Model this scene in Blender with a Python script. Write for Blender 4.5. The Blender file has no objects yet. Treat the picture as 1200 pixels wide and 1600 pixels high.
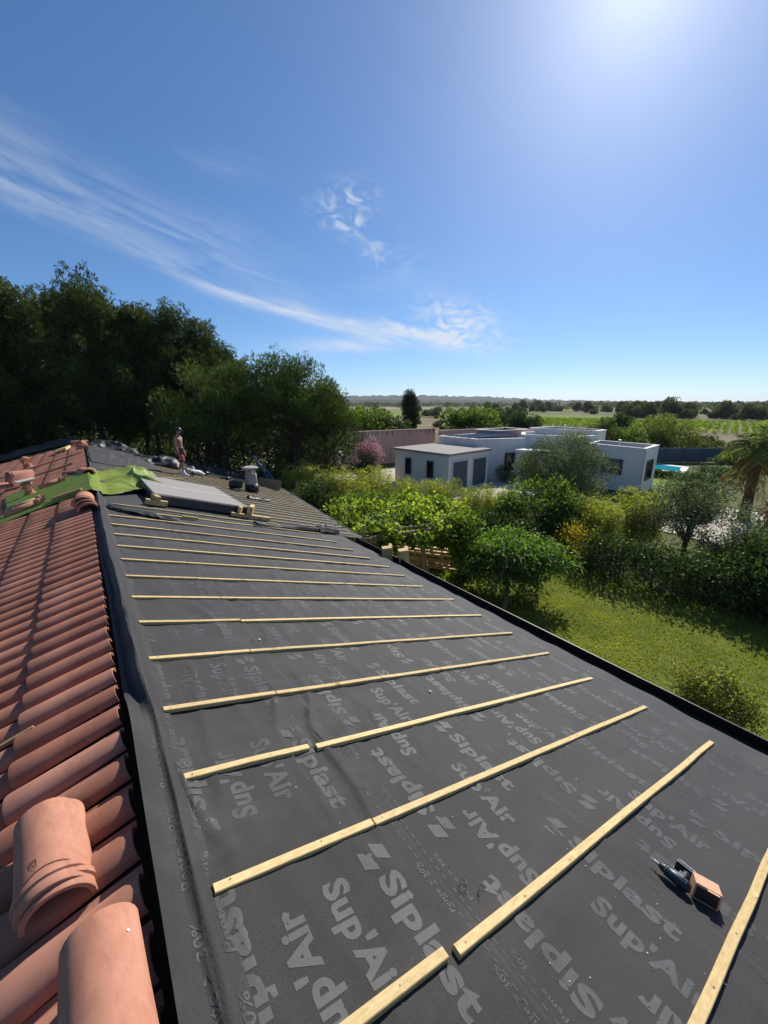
import bpy, bmesh, math, random
import numpy as np
from mathutils import Matrix, Vector
R = math.radians
scene = bpy.context.scene
COL = scene.collection
rng = np.random.default_rng(7)

# ------------------------------------------------------------------ camera
cam_d = bpy.data.cameras.new('camera')
cam = bpy.data.objects.new('camera', cam_d); COL.objects.link(cam)
cam.location = (0, 0, 6.2)
cam.rotation_euler = (R(90 - 15.016), 0, R(-36.29))
cam_d.sensor_fit = 'VERTICAL'; cam_d.sensor_height = 36; cam_d.lens = 14.175
cam_d.clip_start = 0.05; cam_d.clip_end = 30000
scene.camera = cam

# ------------------------------------------------------------------ light and exposure
SUN_AZ, SUN_EL = 62.5, 36.5       # degrees clockwise from the ridge direction (+Y); height above the horizon
world = bpy.data.worlds.new('World'); scene.world = world; world.use_nodes = True
WN = world.node_tree.nodes; WL = world.node_tree.links
WN.clear()

class X:                            # little expression helper for math nodes
    tree = None
    def __init__(s, sock): s.s = sock
    @staticmethod
    def m(op, *a):
        nd = X.tree.nodes.new('ShaderNodeMath'); nd.operation = op
        for i, v in enumerate(a):
            if isinstance(v, X): X.tree.links.new(v.s, nd.inputs[i])
            else: nd.inputs[i].default_value = v
        return X(nd.outputs[0])
    def __add__(s, o): return X.m('ADD', s, o)
    __radd__ = __add__
    def __sub__(s, o): return X.m('SUBTRACT', s, o)
    def __rsub__(s, o): return X.m('SUBTRACT', o, s)
    def __mul__(s, o): return X.m('MULTIPLY', s, o)
    __rmul__ = __mul__
    def __truediv__(s, o): return X.m('DIVIDE', s, o)
    def sq(s): return X.m('MULTIPLY', s, s)
    def exp_neg(s): return X.m('POWER', 2.71828, s * -1.0)
    def sstep(s, a, b):
        nd = X.tree.nodes.new('ShaderNodeMapRange'); nd.interpolation_type = 'SMOOTHSTEP'
        X.tree.links.new(s.s, nd.inputs[0]); nd.inputs[1].default_value = a; nd.inputs[2].default_value = b
        return X(nd.outputs[0])

X.tree = world.node_tree
sky = WN.new('ShaderNodeTexSky'); sky.sky_type = 'NISHITA'; sky.sun_disc = False
sky.sun_elevation = R(SUN_EL); sky.sun_rotation = R(SUN_AZ)
sky.air_density = 1.0; sky.dust_density = 0.9; sky.ozone_density = 9.0; sky.altitude = 1900
tc = WN.new('ShaderNodeTexCoord'); sep = WN.new('ShaderNodeSeparateXYZ')
WL.new(tc.outputs['Generated'], sep.inputs[0])
dx, dy, dz = (X(sep.outputs[i]) for i in range(3))
az = X.m('ARCTAN2', dx, dy) * 57.2958
el = X.m('ARCSINE', dz) * 57.2958
def wnoise(u, v, sc, detail, rough, dist, w=0.0):
    c = WN.new('ShaderNodeCombineXYZ'); WL.new(u.s, c.inputs[0]); WL.new(v.s, c.inputs[1]); c.inputs[2].default_value = w
    nt = WN.new('ShaderNodeTexNoise'); nt.inputs['Scale'].default_value = sc; nt.inputs['Detail'].default_value = detail
    nt.inputs['Roughness'].default_value = rough; nt.inputs['Distortion'].default_value = dist
    WL.new(c.outputs[0], nt.inputs['Vector']); return X(nt.outputs[0])
def gauss(a, e, sa, se, tilt=0.0):
    u = az - a; v = (el - e) + u * tilt
    return ((u / sa).sq() + (v / se).sq()).exp_neg()
wob = (wnoise(az, el, 0.12, 4, 0.6, 0.5) - 0.5) * 3.0
n_ = el + az * 0.215 - 17.0 + wob * 0.5 - (az - 22).sq() * 0.0016 + 0.6
streak = ((n_ / 0.85).sq()).exp_neg() * az.sstep(8, 24) * (1.0 - az.sstep(43, 49))
veil = n_.sstep(-1.0, 1.2) * (1.0 - n_.sstep(1.5, 9.5)) * (1.0 - az.sstep(12, 34))
strands = wnoise(az * 0.16 + el * 0.12, el * 0.85 + az * 0.19, 0.8, 7, 0.58, 0.8, 3.0)
fine = wnoise(az * 0.45 - el * 0.45, el * 0.9 + az * 0.30, 0.62, 6, 0.55, 1.5, 8.0)
fan = gauss(46.5, 9.7, 4.6, 2.5, 0.25) + gauss(42, 8.9, 7, 1.0, 0.2) * 0.7
tuft = gauss(31.5, 22.3, 3.2, 1.7, -0.1) + gauss(32.3, 20.3, 2.6, 0.8, 0.1) * 0.8 + gauss(36.5, 17.6, 4.0, 1.9, 0.2) * 0.5
low = gauss(31, 7.4, 8.0, 0.9, -0.03) * 1.3 + gauss(18.0, 24.5, 4.5, 1.1, 0.0) * 0.22 + gauss(40, 14.8, 8, 1.2, -0.1) * 0.25
dens = streak * strands.sstep(0.2, 0.75) * 0.75 + veil * strands.sstep(0.26, 0.85) * 0.44 \
     + fan * fine.sstep(0.32, 0.70) * 1.0 + tuft * fine.sstep(0.40, 0.74) * 0.8 + low * strands.sstep(0.25, 0.7) * 0.5
dens = X.m('MINIMUM', dens, 0.8) * el.sstep(0.5, 4.0)
mix = WN.new('ShaderNodeMix'); mix.data_type = 'RGBA'
gam = WN.new('ShaderNodeGamma'); gam.inputs[1].default_value = 0.85; WL.new(sky.outputs[0], gam.inputs[0])
hsv = WN.new('ShaderNodeHueSaturation'); hsv.inputs['Saturation'].default_value = 1.08; hsv.inputs['Value'].default_value = 1.3; hsv.inputs['Hue'].default_value = 0.5; WL.new(gam.outputs[0], hsv.inputs['Color'])
# the sun's aureole in the air around it (the disc itself stays off)
_sd = (math.sin(R(SUN_AZ)) * math.cos(R(SUN_EL)), math.cos(R(SUN_AZ)) * math.cos(R(SUN_EL)), math.sin(R(SUN_EL)))
cosang = X.m('MINIMUM', dx * _sd[0] + dy * _sd[1] + dz * _sd[2], 1.0)
theta = X.m('ARCCOSINE', cosang) * 57.2958
aur = (theta / 5.0).exp_neg() * 4.2 + (theta / 12.0).exp_neg() * 1.8
acol = WN.new('ShaderNodeMix'); acol.data_type = 'RGBA'; acol.blend_type = 'ADD'; acol.inputs[0].default_value = 1.0
comb = WN.new('ShaderNodeCombineColor'); WL.new(aur.s, comb.inputs[0]); WL.new((aur * 1.0).s, comb.inputs[1]); WL.new((aur * 0.97).s, comb.inputs[2])
WL.new(hsv.outputs[0], acol.inputs[6]); WL.new(comb.outputs[0], acol.inputs[7])
WL.new(dens.s, mix.inputs[0]); WL.new(acol.outputs[2], mix.inputs[6]); mix.inputs[7].default_value = (6.6, 7.0, 7.5, 1)
bg = WN.new('ShaderNodeBackground'); bg.inputs[1].default_value = 0.096
wo = WN.new('ShaderNodeOutputWorld')
WL.new(mix.outputs[2], bg.inputs[0]); WL.new(bg.outputs[0], wo.inputs[0])

sun_d = bpy.data.lights.new('sun', 'SUN'); sun_d.energy = 5.0; sun_d.angle = R(0.55); sun_d.color = (1.0, 0.955, 0.88)
sun = bpy.data.objects.new('sun', sun_d); COL.objects.link(sun)
sdir = Vector((math.sin(R(SUN_AZ)) * math.cos(R(SUN_EL)), math.cos(R(SUN_AZ)) * math.cos(R(SUN_EL)), math.sin(R(SUN_EL))))
sun.rotation_euler = sdir.to_track_quat('Z', 'Y').to_euler(); sun.location = sdir * 60
vs = scene.view_settings; vs.view_transform = 'Standard'; vs.look = 'None'; vs.gamma = 1; vs.use_curve_mapping = False; vs.exposure = 0.28
scene.cycles.use_denoising = True
scene.cycles.max_bounces = 8; scene.cycles.transparent_max_bounces = 8; scene.cycles.volume_bounces = 0

# ------------------------------------------------------------------ helpers: materials
def new_mat(name):
    m = bpy.data.materials.new(name); m.use_nodes = True
    m.node_tree.nodes.clear(); X.tree = m.node_tree; return m
def nd(m, t, **kw):
    n = m.node_tree.nodes.new(t)
    for k, v in kw.items(): setattr(n, k, v)
    return n
def ramp(m, fac, stops):
    n = nd(m, 'ShaderNodeValToRGB'); e = n.color_ramp.elements
    while len(e) < len(stops): e.new(0.5)
    for i, (p, c) in enumerate(stops):
        e[i].position = p; e[i].color = (*c, 1)
    if isinstance(fac, X): fac = fac.s
    m.node_tree.links.new(fac, n.inputs[0]); return n.outputs[0]
def noise(m, sc, detail=5, rough=0.55, dist=0.0, coord='Object', stretch=(1, 1, 1)):
    t = nd(m, 'ShaderNodeTexCoord'); mp = nd(m, 'ShaderNodeMapping'); mp.inputs['Scale'].default_value = stretch
    n = nd(m, 'ShaderNodeTexNoise'); n.inputs['Scale'].default_value = sc; n.inputs['Detail'].default_value = detail
    n.inputs['Roughness'].default_value = rough; n.inputs['Distortion'].default_value = dist
    m.node_tree.links.new(t.outputs[coord], mp.inputs[0]); m.node_tree.links.new(mp.outputs[0], n.inputs['Vector'])
    return X(n.outputs[0])
def attr(m, name='v'):
    a = nd(m, 'ShaderNodeAttribute', attribute_name=name); return X(a.outputs['Fac'])
def objrand(m): return X(nd(m, 'ShaderNodeObjectInfo').outputs['Random'])
def principled(m, color, rough=0.7, spec=0.3, metal=0.0, bump=None, bump_s=0.3, bump_d=0.01, **kw):
    p = nd(m, 'ShaderNodeBsdfPrincipled'); L = m.node_tree.links
    if isinstance(color, tuple): p.inputs['Base Color'].default_value = (*color, 1)
    else: L.new(color, p.inputs['Base Color'])
    if isinstance(rough, X): L.new(rough.s, p.inputs['Roughness'])
    else: p.inputs['Roughness'].default_value = rough
    p.inputs['Specular IOR Level'].default_value = spec; p.inputs['Metallic'].default_value = metal
    for k, v in kw.items(): p.inputs[k.replace('_', ' ')].default_value = v
    if bump is not None:
        b = nd(m, 'ShaderNodeBump'); b.inputs['Strength'].default_value = bump_s; b.inputs['Distance'].default_value = bump_d
        L.new(bump.s, b.inputs['Height']); L.new(b.outputs[0], p.inputs['Normal'])
    o = nd(m, 'ShaderNodeOutputMaterial'); L.new(p.outputs[0], o.inputs[0]); return m
def simple(name, col, rough=0.7, spec=0.3, metal=0.0, var=0.18, sc=6.0, bump=0.15, bd=0.004, coord='Object'):
    m = new_mat(name); f = noise(m, sc, 6, 0.6, coord=coord)
    c = ramp(m, f, [(0.25, tuple(x * (1 - var) for x in col)), (0.75, tuple(min(1, x * (1 + var)) for x in col))])
    return principled(m, c, rough, spec, metal, noise(m, sc * 9, 4, 0.6, coord=coord), bump, bd)
def leaf_mat(name, dark, mid, light, trans=0.35, gloss=0.05, tcol=None, tint=(1.06, 1.06, 0.74)):
    m = new_mat(name); L = m.node_tree.links
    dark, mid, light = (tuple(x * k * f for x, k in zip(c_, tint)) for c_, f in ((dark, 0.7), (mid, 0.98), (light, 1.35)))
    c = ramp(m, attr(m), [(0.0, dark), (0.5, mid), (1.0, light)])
    d = nd(m, 'ShaderNodeBsdfDiffuse'); t = nd(m, 'ShaderNodeBsdfTranslucent'); g = nd(m, 'ShaderNodeBsdfGlossy')
    g.inputs['Roughness'].default_value = 0.55; g.inputs['Color'].default_value = (0.9, 0.95, 0.9, 1)
    L.new(c, d.inputs[0])
    mc = nd(m, 'ShaderNodeMix', data_type='RGBA', blend_type='MULTIPLY'); mc.inputs[0].default_value = 1
    L.new(c, mc.inputs[6]); mc.inputs[7].default_value = (*(tcol or (1.5, 1.55, 0.65)), 1); L.new(mc.outputs[2], t.inputs[0])
    m1 = nd(m, 'ShaderNodeMixShader'); m1.inputs[0].default_value = trans; L.new(d.outputs[0], m1.inputs[1]); L.new(t.outputs[0], m1.inputs[2])
    m2 = nd(m, 'ShaderNodeMixShader'); m2.inputs[0].default_value = gloss * 0.4; L.new(m1.outputs[0], m2.inputs[1]); L.new(g.outputs[0], m2.inputs[2])
    o = nd(m, 'ShaderNodeOutputMaterial'); L.new(m2.outputs[0], o.inputs[0]); return m

# ------------------------------------------------------------------ helpers: objects
def tag(o, label=None, cat=None, group=None, kind=None):
    if label: o['label'] = label
    if cat: o['category'] = cat
    if group: o['group'] = group
    if kind: o['kind'] = kind
    return o
def empty(name, loc, label=None, cat=None, group=None, rz=0.0):
    o = bpy.data.objects.new(name, None); COL.objects.link(o); o.location = loc; o.rotation_euler = (0, 0, rz)
    o.empty_display_size = 0.1
    return tag(o, label, cat, group)
def link(name, me, parent=None, world_verts=True):
    o = bpy.data.objects.new(name, me); COL.objects.link(o)
    if parent is not None:
        o.parent = parent
        if world_verts:
            pm = parent; M = Matrix.Identity(4)
            chain = []
            while pm is not None: chain.append(pm); pm = pm.parent
            for q in reversed(chain):
                M = M @ q.matrix_parent_inverse @ Matrix.LocRotScale(q.location, q.rotation_euler, q.scale)
            o.matrix_parent_inverse = M.inverted()
    return o
def nmesh(name, V, quads=None, tris=None, mats=(), v=None, smooth=False, mi=None):
    V = np.asarray(V, dtype=np.float32).reshape(-1, 3)
    me = bpy.data.meshes.new(name); loops = []; starts = []; tot = 0
    nq = 0 if quads is None else len(quads); nt = 0 if tris is None else len(tris)
    L = []
    if nq: L.append(np.asarray(quads, dtype=np.int32).ravel())
    if nt: L.append(np.asarray(tris, dtype=np.int32).ravel())
    L = np.concatenate(L)
    me.vertices.add(len(V)); me.vertices.foreach_set('co', V.ravel())
    me.loops.add(len(L)); me.loops.foreach_set('vertex_index', L)
    me.polygons.add(nq + nt)
    st = np.concatenate([np.arange(nq) * 4, nq * 4 + np.arange(nt) * 3]).astype(np.int32)
    me.polygons.foreach_set('loop_start', st)
    if smooth: me.polygons.foreach_set('use_smooth', np.ones(nq + nt, dtype=bool))
    if mi is not None: me.polygons.foreach_set('material_index', np.asarray(mi, dtype=np.int32))
    if v is not None:
        a = me.attributes.new('v', 'FLOAT', 'POINT'); a.data.foreach_set('value', np.asarray(v, dtype=np.float32))
    for m in (mats if isinstance(mats, (list, tuple)) else [mats]): me.materials.append(m)
    me.update(calc_edges=True); me.validate(); return me
class MB:                                             # collects faces for one mesh
    def __init__(s): s.V = []; s.F = []; s.M = []
    def add(s, V, F, mi=0):
        b = len(s.V); s.V += [tuple(x) for x in V]; s.F += [tuple(i + b for i in f) for f in F]; s.M += [mi] * len(F); return s
    def box(s, c, size, rot=None, mi=0):
        hx, hy, hz = (q / 2 for q in size); P = [(x, y, z) for z in (-hz, hz) for y in (-hy, hy) for x in (-hx, hx)]
        rot = rot or Matrix.Identity(3); c = Vector(c)
        return s.add([c + rot @ Vector(p) for p in P], [(0, 2, 3, 1), (4, 5, 7, 6), (0, 1, 5, 4), (2, 6, 7, 3), (0, 4, 6, 2), (1, 3, 7, 5)], mi)
    def tube(s, pts, rad, n=10, caps=True, mi=0):
        pts = [Vector(p) for p in pts]; rad = rad if hasattr(rad, '__len__') else [rad] * len(pts); V = []; up = None
        for i, p in enumerate(pts):
            t = (pts[min(i + 1, len(pts) - 1)] - pts[max(i - 1, 0)]).normalized()
            if up is None: up = Vector((0, 0, 1)) if abs(t.z) < 0.9 else Vector((1, 0, 0))
            a = t.cross(up).normalized(); b = a.cross(t).normalized(); up = b
            V += [p + (a * math.cos(2 * math.pi * k / n) + b * math.sin(2 * math.pi * k / n)) * rad[i] for k in range(n)]
        F = [(i * n + k, i * n + (k + 1) % n, (i + 1) * n + (k + 1) % n, (i + 1) * n + k) for i in range(len(pts) - 1) for k in range(n)]
        if caps: F += [tuple(reversed(range(n))), tuple(range((len(pts) - 1) * n, len(pts) * n))]
        return s.add(V, F, mi)
    def prism(s, poly, z0, z1, mi=0):
        n = len(poly); V = [(x, y, z0) for x, y in poly] + [(x, y, z1) for x, y in poly]
        return s.add(V, [tuple(reversed(range(n))), tuple(range(n, 2 * n))] + [(i, (i + 1) % n, n + (i + 1) % n, n + i) for i in range(n)], mi)
    def mesh(s, name, mats, smooth=False, bevel=0.0):
        me = bpy.data.meshes.new(name); me.from_pydata([tuple(p) for p in s.V], [], s.F)
        for m in (mats if isinstance(mats, (list, tuple)) else [mats]): me.materials.append(m)
        me.polygons.foreach_set('material_index', s.M)
        bm = bmesh.new(); bm.from_mesh(me)
        bmesh.ops.recalc_face_normals(bm, faces=bm.faces)
        if bevel: bmesh.ops.bevel(bm, geom=list(bm.edges), offset=bevel, segments=2, affect='EDGES', profile=0.7)
        bm.to_mesh(me); bm.free()
        if smooth: me.polygons.foreach_set('use_smooth', [True] * len(me.polygons))
        me.update(); return me
    def build(s, name, mats, parent=None, smooth=False, bevel=0.0, world_verts=True):
        return link(name, s.mesh(name, mats, smooth, bevel), parent, world_verts)
def copy_tree(o, parent=None):
    c = o.copy(); COL.objects.link(c)
    if parent is not None: c.parent = parent
    for ch in o.children: copy_tree(ch, c)
    return c
def hash2(ix, iy, seed):
    h = (ix.astype(np.int64) * 374761393 + iy.astype(np.int64) * 668265263 + seed * 1442695041) & 0xffffffff
    h = ((h ^ (h >> 13)) * 1274126177) & 0xffffffff
    return ((h ^ (h >> 16)) & 0xffff) / 65535.0
def vn(x, y, seed=0):
    x = np.asarray(x, float); y = np.asarray(y, float); ix = np.floor(x); iy = np.floor(y); fx = x - ix; fy = y - iy
    fx = fx * fx * (3 - 2 * fx); fy = fy * fy * (3 - 2 * fy)
    a, b, c, d = hash2(ix, iy, seed), hash2(ix + 1, iy, seed), hash2(ix, iy + 1, seed), hash2(ix + 1, iy + 1, seed)
    return (a * (1 - fx) + b * fx) * (1 - fy) + (c * (1 - fx) + d * fx) * fy
def fbm(x, y, seed=0, oct=4):
    s = 0; a = 0.5; t = 0
    for k in range(oct): s = s + a * vn(x * 2 ** k, y * 2 ** k, seed + k); t += a; a *= 0.55
    return s / t
def ridged(x, y, seed=0): return 1 - np.abs(2 * vn(x, y, seed) - 1)
def grid_quads(nu, nv):
    i = np.arange(nu - 1)[:, None]; j = np.arange(nv - 1)[None, :]; a = i * nv + j
    return np.stack([a, a + nv, a + nv + 1, a + 1], -1).reshape(-1, 4)

# ------------------------------------------------------------------ foliage
def unit(a): return a / (np.linalg.norm(a, axis=-1, keepdims=True) + 1e-9)
def leaf_quads(P, A, length, width, g, fold=0.25, droop=0.0):
    n = len(P); A = unit(A); S = unit(np.cross(A, g.normal(size=(n, 3)))); N = np.cross(S, A)
    l = (length * g.uniform(0.65, 1.3, n))[:, None]; w = (width * g.uniform(0.7, 1.25, n))[:, None]
    tip = P + A * l + np.array([0, 0, -1.0]) * l * droop
    mid = P + A * l * 0.45
    V = np.stack([P, mid + S * w * 0.5 + N * w * fold, tip, mid - S * w * 0.5 + N * w * fold], 1)
    return V.reshape(-1, 3), np.arange(4 * n).reshape(n, 4)
DENS = 2.6
def foliage(name, blobs, per, length, width, mat, g, up=0.3, outward=0.8, rand=0.7, shell=0.55, droop=0.0, vary=1.0, top=0.15, clump=1, clump_r=0.1):
    """leaves spread through the volume of uneven clumps (centre, radii)"""
    Vs, vv = [], []
    for bi, (c, r) in enumerate(blobs):
        r = np.asarray(r, float) * np.ones(3); vol = per * DENS * (r[0] * r[1] * r[2]) ** (2 / 3)
        n = max(8, int(vol / clump)); u = unit(g.normal(size=(n, 3)))
        rr = shell + (1 - shell) * g.random(n) ** 0.6
        lump = 0.8 + 0.45 * vn(u[:, 0] * 2.3 + bi * 7.1, u[:, 1] * 2.3 + u[:, 2] * 1.7, bi)
        P = np.asarray(c) + u * rr[:, None] * r * lump[:, None]
        A = u * outward + g.normal(size=(n, 3)) * rand + np.array([0, 0, up])
        if clump > 1:
            P = np.repeat(P, clump, 0); A = np.repeat(A, clump, 0) + g.normal(size=(n * clump, 3)) * 0.55
            P = P + g.normal(size=P.shape) * clump_r
        V, _ = leaf_quads(P, A, length, width * 1.25, g, droop=droop)
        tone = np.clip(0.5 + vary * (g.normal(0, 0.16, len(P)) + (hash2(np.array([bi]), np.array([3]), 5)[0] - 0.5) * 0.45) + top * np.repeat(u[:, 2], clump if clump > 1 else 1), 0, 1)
        Vs.append(V); vv.append(np.repeat(tone, 4))
    V = np.concatenate(Vs); v = np.concatenate(vv)
    return nmesh(name, V, quads=np.arange(len(V)).reshape(-1, 4), mats=mat, v=v)
def limb(mb, a, b, r0, r1, g, n=5, sides=7, bend=0.08, mi=0):
    a = np.array(a, float); b = np.array(b, float); L = np.linalg.norm(b - a); pts = []
    for k in range(n):
        t = k / (n - 1); p = a + (b - a) * t
        if 0 < k < n - 1: p = p + g.normal(size=3) * L * bend * 0.5
        pts.append(p)
    mb.tube(pts, [r0 + (r1 - r0) * k / (n - 1) for k in range(n)], n=sides, mi=mi); return pts
def ellipsoid_blobs(c, r, n, br, g, flat=0.8, low=-0.6, fill=0.25):
    out = []; c = np.array(c, float); r = np.array(r, float)
    while len(out) < n:
        u = unit(g.normal(size=3))
        if u[2] < low: continue
        k = g.uniform(0.1, 0.7) if g.random() < fill else g.uniform(0.78, 1.0)
        s = br * g.uniform(0.65, 1.3)
        out.append((c + u * r * k, (s, s, s * flat)))
    return out

# ------------------------------------------------------------------ materials
M_felt = new_mat('underlay_felt')
_f = noise(M_felt, 3.0, 9, 0.75)
_c = ramp(M_felt, _f, [(0.2, (0.0225, 0.0208, 0.0202)), (0.8, (0.036, 0.0335, 0.032))])
_mx = nd(M_felt, 'ShaderNodeMix', data_type='RGBA', blend_type='MULTIPLY'); _mx.inputs[0].default_value = 1.0
M_felt.node_tree.links.new(_c, _mx.inputs[6]); M_felt.node_tree.links.new(ramp(M_felt, noise(M_felt, 170, 3, 0.75), [(0.3, (0.62, 0.61, 0.6)), (0.7, (1.45, 1.43, 1.4))]), _mx.inputs[7]); _c = _mx.outputs[2]
_dm = nd(M_felt, 'ShaderNodeMix', data_type='RGBA'); M_felt.node_tree.links.new(_c, _dm.inputs[6]); _dm.inputs[7].default_value = (0.105, 0.088, 0.070, 1)
_du = noise(M_felt, 0.9, 8, 0.7, 0.6, stretch=(0.45, 1.6, 0.45)).sstep(0.50, 0.78) * 0.30 + noise(M_felt, 5.0, 6, 0.7, 1.0).sstep(0.60, 0.80) * 0.22
M_felt.node_tree.links.new(_du.s, _dm.inputs[0]); _c = _dm.outputs[2]
principled(M_felt, _c, 0.72, 0.25, 0, noise(M_felt, 240, 4, 0.8), 0.6, 0.003, Sheen_Weight=0.12, Sheen_Roughness=0.5)
M_print = new_mat('underlay_print')
_c = ramp(M_print, noise(M_print, 60, 4, 0.7) * 0.45 + noise(M_print, 1.3, 5, 0.65) * 0.55, [(0.38, (0.033, 0.032, 0.032)), (0.62, (0.060, 0.060, 0.062))])
principled(M_print, _c, 0.6, 0.3)
M_black = simple('black_membrane', (0.022, 0.022, 0.024), 0.55, 0.4, var=0.2, sc=4, bump=0.25)
M_gut = simple('black_gutter', (0.008, 0.008, 0.009), 0.5, 0.35, var=0.2, sc=3, bump=0.1)
def wood(name, a, b, c):
    m = new_mat(name); X.tree = m.node_tree
    g1 = noise(m, 3.0, 6, 0.6, 0.6, stretch=(1, 18, 18)); k = noise(m, 7.0, 2, 0.4)
    col = ramp(m, g1, [(0.25, a), (0.6, b), (0.85, c)])
    mx = nd(m, 'ShaderNodeMix', data_type='RGBA'); m.node_tree.links.new(col, mx.inputs[6]); mx.inputs[7].default_value = (0.30, 0.15, 0.05, 1)
    m.node_tree.links.new((k.sstep(0.68, 0.74) * 0.8).s, mx.inputs[0])
    rv = objrand(m); hs = nd(m, 'ShaderNodeHueSaturation'); m.node_tree.links.new((rv * 0.3 + 0.85).s, hs.inputs['Value']); m.node_tree.links.new(mx.outputs[2], hs.inputs['Color'])
    return principled(m, hs.outputs[0], 0.65, 0.25, 0, g1, 0.25, 0.003)
M_wood = wood('batten_pine', (0.46, 0.31, 0.12), (0.64, 0.47, 0.22), (0.72, 0.56, 0.29))
M_wood2 = wood('weathered_timber', (0.22, 0.15, 0.08), (0.36, 0.25, 0.13), (0.47, 0.34, 0.19))
M_nail = simple('nail_steel', (0.05, 0.045, 0.04), 0.5, 0.5)
def tile_mat(name, fac_fn):
    m = new_mat(name); X.tree = m.node_tree; f = fac_fn(m)
    base = ramp(m, f, [(0.0, (0.325, 0.138, 0.088)), (0.5, (0.405, 0.178, 0.116)), (1.0, (0.475, 0.225, 0.152))])
    st = noise(m, 3.3, 7, 0.62, 0.3, coord='Object')
    mx = nd(m, 'ShaderNodeMix', data_type='RGBA', blend_type='MULTIPLY'); m.node_tree.links.new(base, mx.inputs[6])
    c2 = ramp(m, st, [(0.28, (0.60, 0.56, 0.54)), (0.5, (1, 1, 1)), (0.8, (1.15, 1.16, 1.2))]); m.node_tree.links.new(c2, mx.inputs[7]); mx.inputs[0].default_value = 0.9
    sp = noise(m, 26, 7, 0.7, 0.2); mx2 = nd(m, 'ShaderNodeMix', data_type='RGBA'); m.node_tree.links.new(mx.outputs[2], mx2.inputs[6]); mx2.inputs[7].default_value = (0.13, 0.085, 0.062, 1)
    m.node_tree.links.new((sp.sstep(0.60, 0.72) * 0.45).s, mx2.inputs[0]); mx = mx2
    return principled(m, mx.outputs[2], 0.85, 0.12, 0, noise(m, 90, 4, 0.6), 0.12, 0.002)
M_tile = tile_mat('terracotta_tile', objrand)
M_tile_far = tile_mat('terracotta_tile_far', attr)
M_ridge = new_mat('ridge_terracotta')
_s = noise(M_ridge, 6, 6, 0.6)
_c = ramp(M_ridge, _s, [(0.25, (0.40, 0.178, 0.115)), (0.55, (0.48, 0.225, 0.148)), (0.8, (0.54, 0.275, 0.19))])
_mr = nd(M_ridge, 'ShaderNodeMix', data_type='RGBA', blend_type='MULTIPLY'); M_ridge.node_tree.links.new(_c, _mr.inputs[6]); _mr.inputs[0].default_value = 0.8
M_ridge.node_tree.links.new(ramp(M_ridge, noise(M_ridge, 14, 8, 0.7, 0.8, stretch=(1, 0.35, 1)), [(0.30, (0.72, 0.66, 0.62)), (0.55, (1, 1, 1)), (0.78, (1.12, 1.14, 1.18))]), _mr.inputs[7]); _c = _mr.outputs[2]
principled(M_ridge, _c, 0.85, 0.12, 0, noise(M_ridge, 70, 5, 0.6, stretch=(1, 1, 1)), 0.15, 0.002)
M_ridge_mark = simple('moulded_mark', (0.16, 0.065, 0.04), 0.8, 0.2)
M_lime = simple('lime_splash', (0.62, 0.58, 0.54), 0.9, 0.1)
M_wall_own = simple('house_render', (0.52, 0.42, 0.31), 0.9, 0.1, sc=2)
M_deck = simple('roof_boards', (0.10, 0.06, 0.04), 0.9, 0.1, sc=5)
M_tarp = new_mat('green_tarpaulin')
_s = noise(M_tarp, 5, 4, 0.6)
_c = ramp(M_tarp, _s, [(0.3, (0.15, 0.205, 0.025)), (0.7, (0.245, 0.31, 0.054))])
principled(M_tarp, _c, 0.38, 0.35, 0, noise(M_tarp, 60, 4, 0.6), 0.15, 0.004)
M_grey_panel = simple('panel_backsheet', (0.30, 0.275, 0.25), 0.55, 0.3, var=0.06, sc=3, bump=0.02)
M_alu = simple('aluminium', (0.62, 0.62, 0.61), 0.38, 0.5, 0.7, var=0.05)
M_dark = simple('dark_plastic', (0.02, 0.021, 0.024), 0.45, 0.5)
M_teal = simple('teal_plastic', (0.004, 0.032, 0.040), 0.40, 0.5, var=0.05)
M_steel = simple('steel', (0.42, 0.42, 0.42), 0.3, 0.5, 0.9, var=0.05)
M_card = simple('cardboard', (0.60, 0.36, 0.23), 0.85, 0.15, var=0.12, sc=20)
M_label = simple('paper_label', (0.55, 0.52, 0.46), 0.7, 0.2)
M_yellow = simple('yellow_label', (0.55, 0.42, 0.03), 0.6, 0.3)
M_white = new_mat('white_render')
_s = noise(M_white, 0.8, 6, 0.65, stretch=(1, 1, 0.25))
_c = ramp(M_white, _s, [(0.25, (0.72, 0.665, 0.60)), (0.65, (0.84, 0.78, 0.705))])
principled(M_white, _c, 0.9, 0.1, 0, noise(M_white, 60, 4, 0.6), 0.1, 0.004)
M_coping = simple('coping', (0.74, 0.72, 0.69), 0.8, 0.2, var=0.08, sc=3)
M_pink = new_mat('pink_render')
_s = noise(M_pink, 1.6, 6, 0.7, stretch=(1.6, 1.6, 0.12)); _t = noise(M_pink, 0.5, 4, 0.6)
_c = ramp(M_pink, _s * 0.7 + _t * 0.3, [(0.30, (0.28, 0.185, 0.16)), (0.42, (0.46, 0.31, 0.265)), (0.7, (0.54, 0.375, 0.325))])
principled(M_pink, _c, 0.92, 0.1)
M_streak = simple('damp_streak', (0.13, 0.10, 0.09), 0.95, 0.05, var=0.3)
M_roofgrey = simple('roof_membrane_grey', (0.34, 0.31, 0.28), 0.9, 0.1, var=0.15, sc=1.0)
M_roofdark = simple('roof_gravel_dark', (0.045, 0.045, 0.048), 0.95, 0.1, var=0.3, sc=2)
M_door = simple('garage_door_grey', (0.095, 0.105, 0.12), 0.5, 0.4, var=0.06)
M_glass = new_mat('window_glass'); principled(M_glass, (0.012, 0.015, 0.018), 0.05, 0.6)
M_frame = simple('window_frame', (0.055, 0.06, 0.066), 0.5, 0.4)
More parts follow.
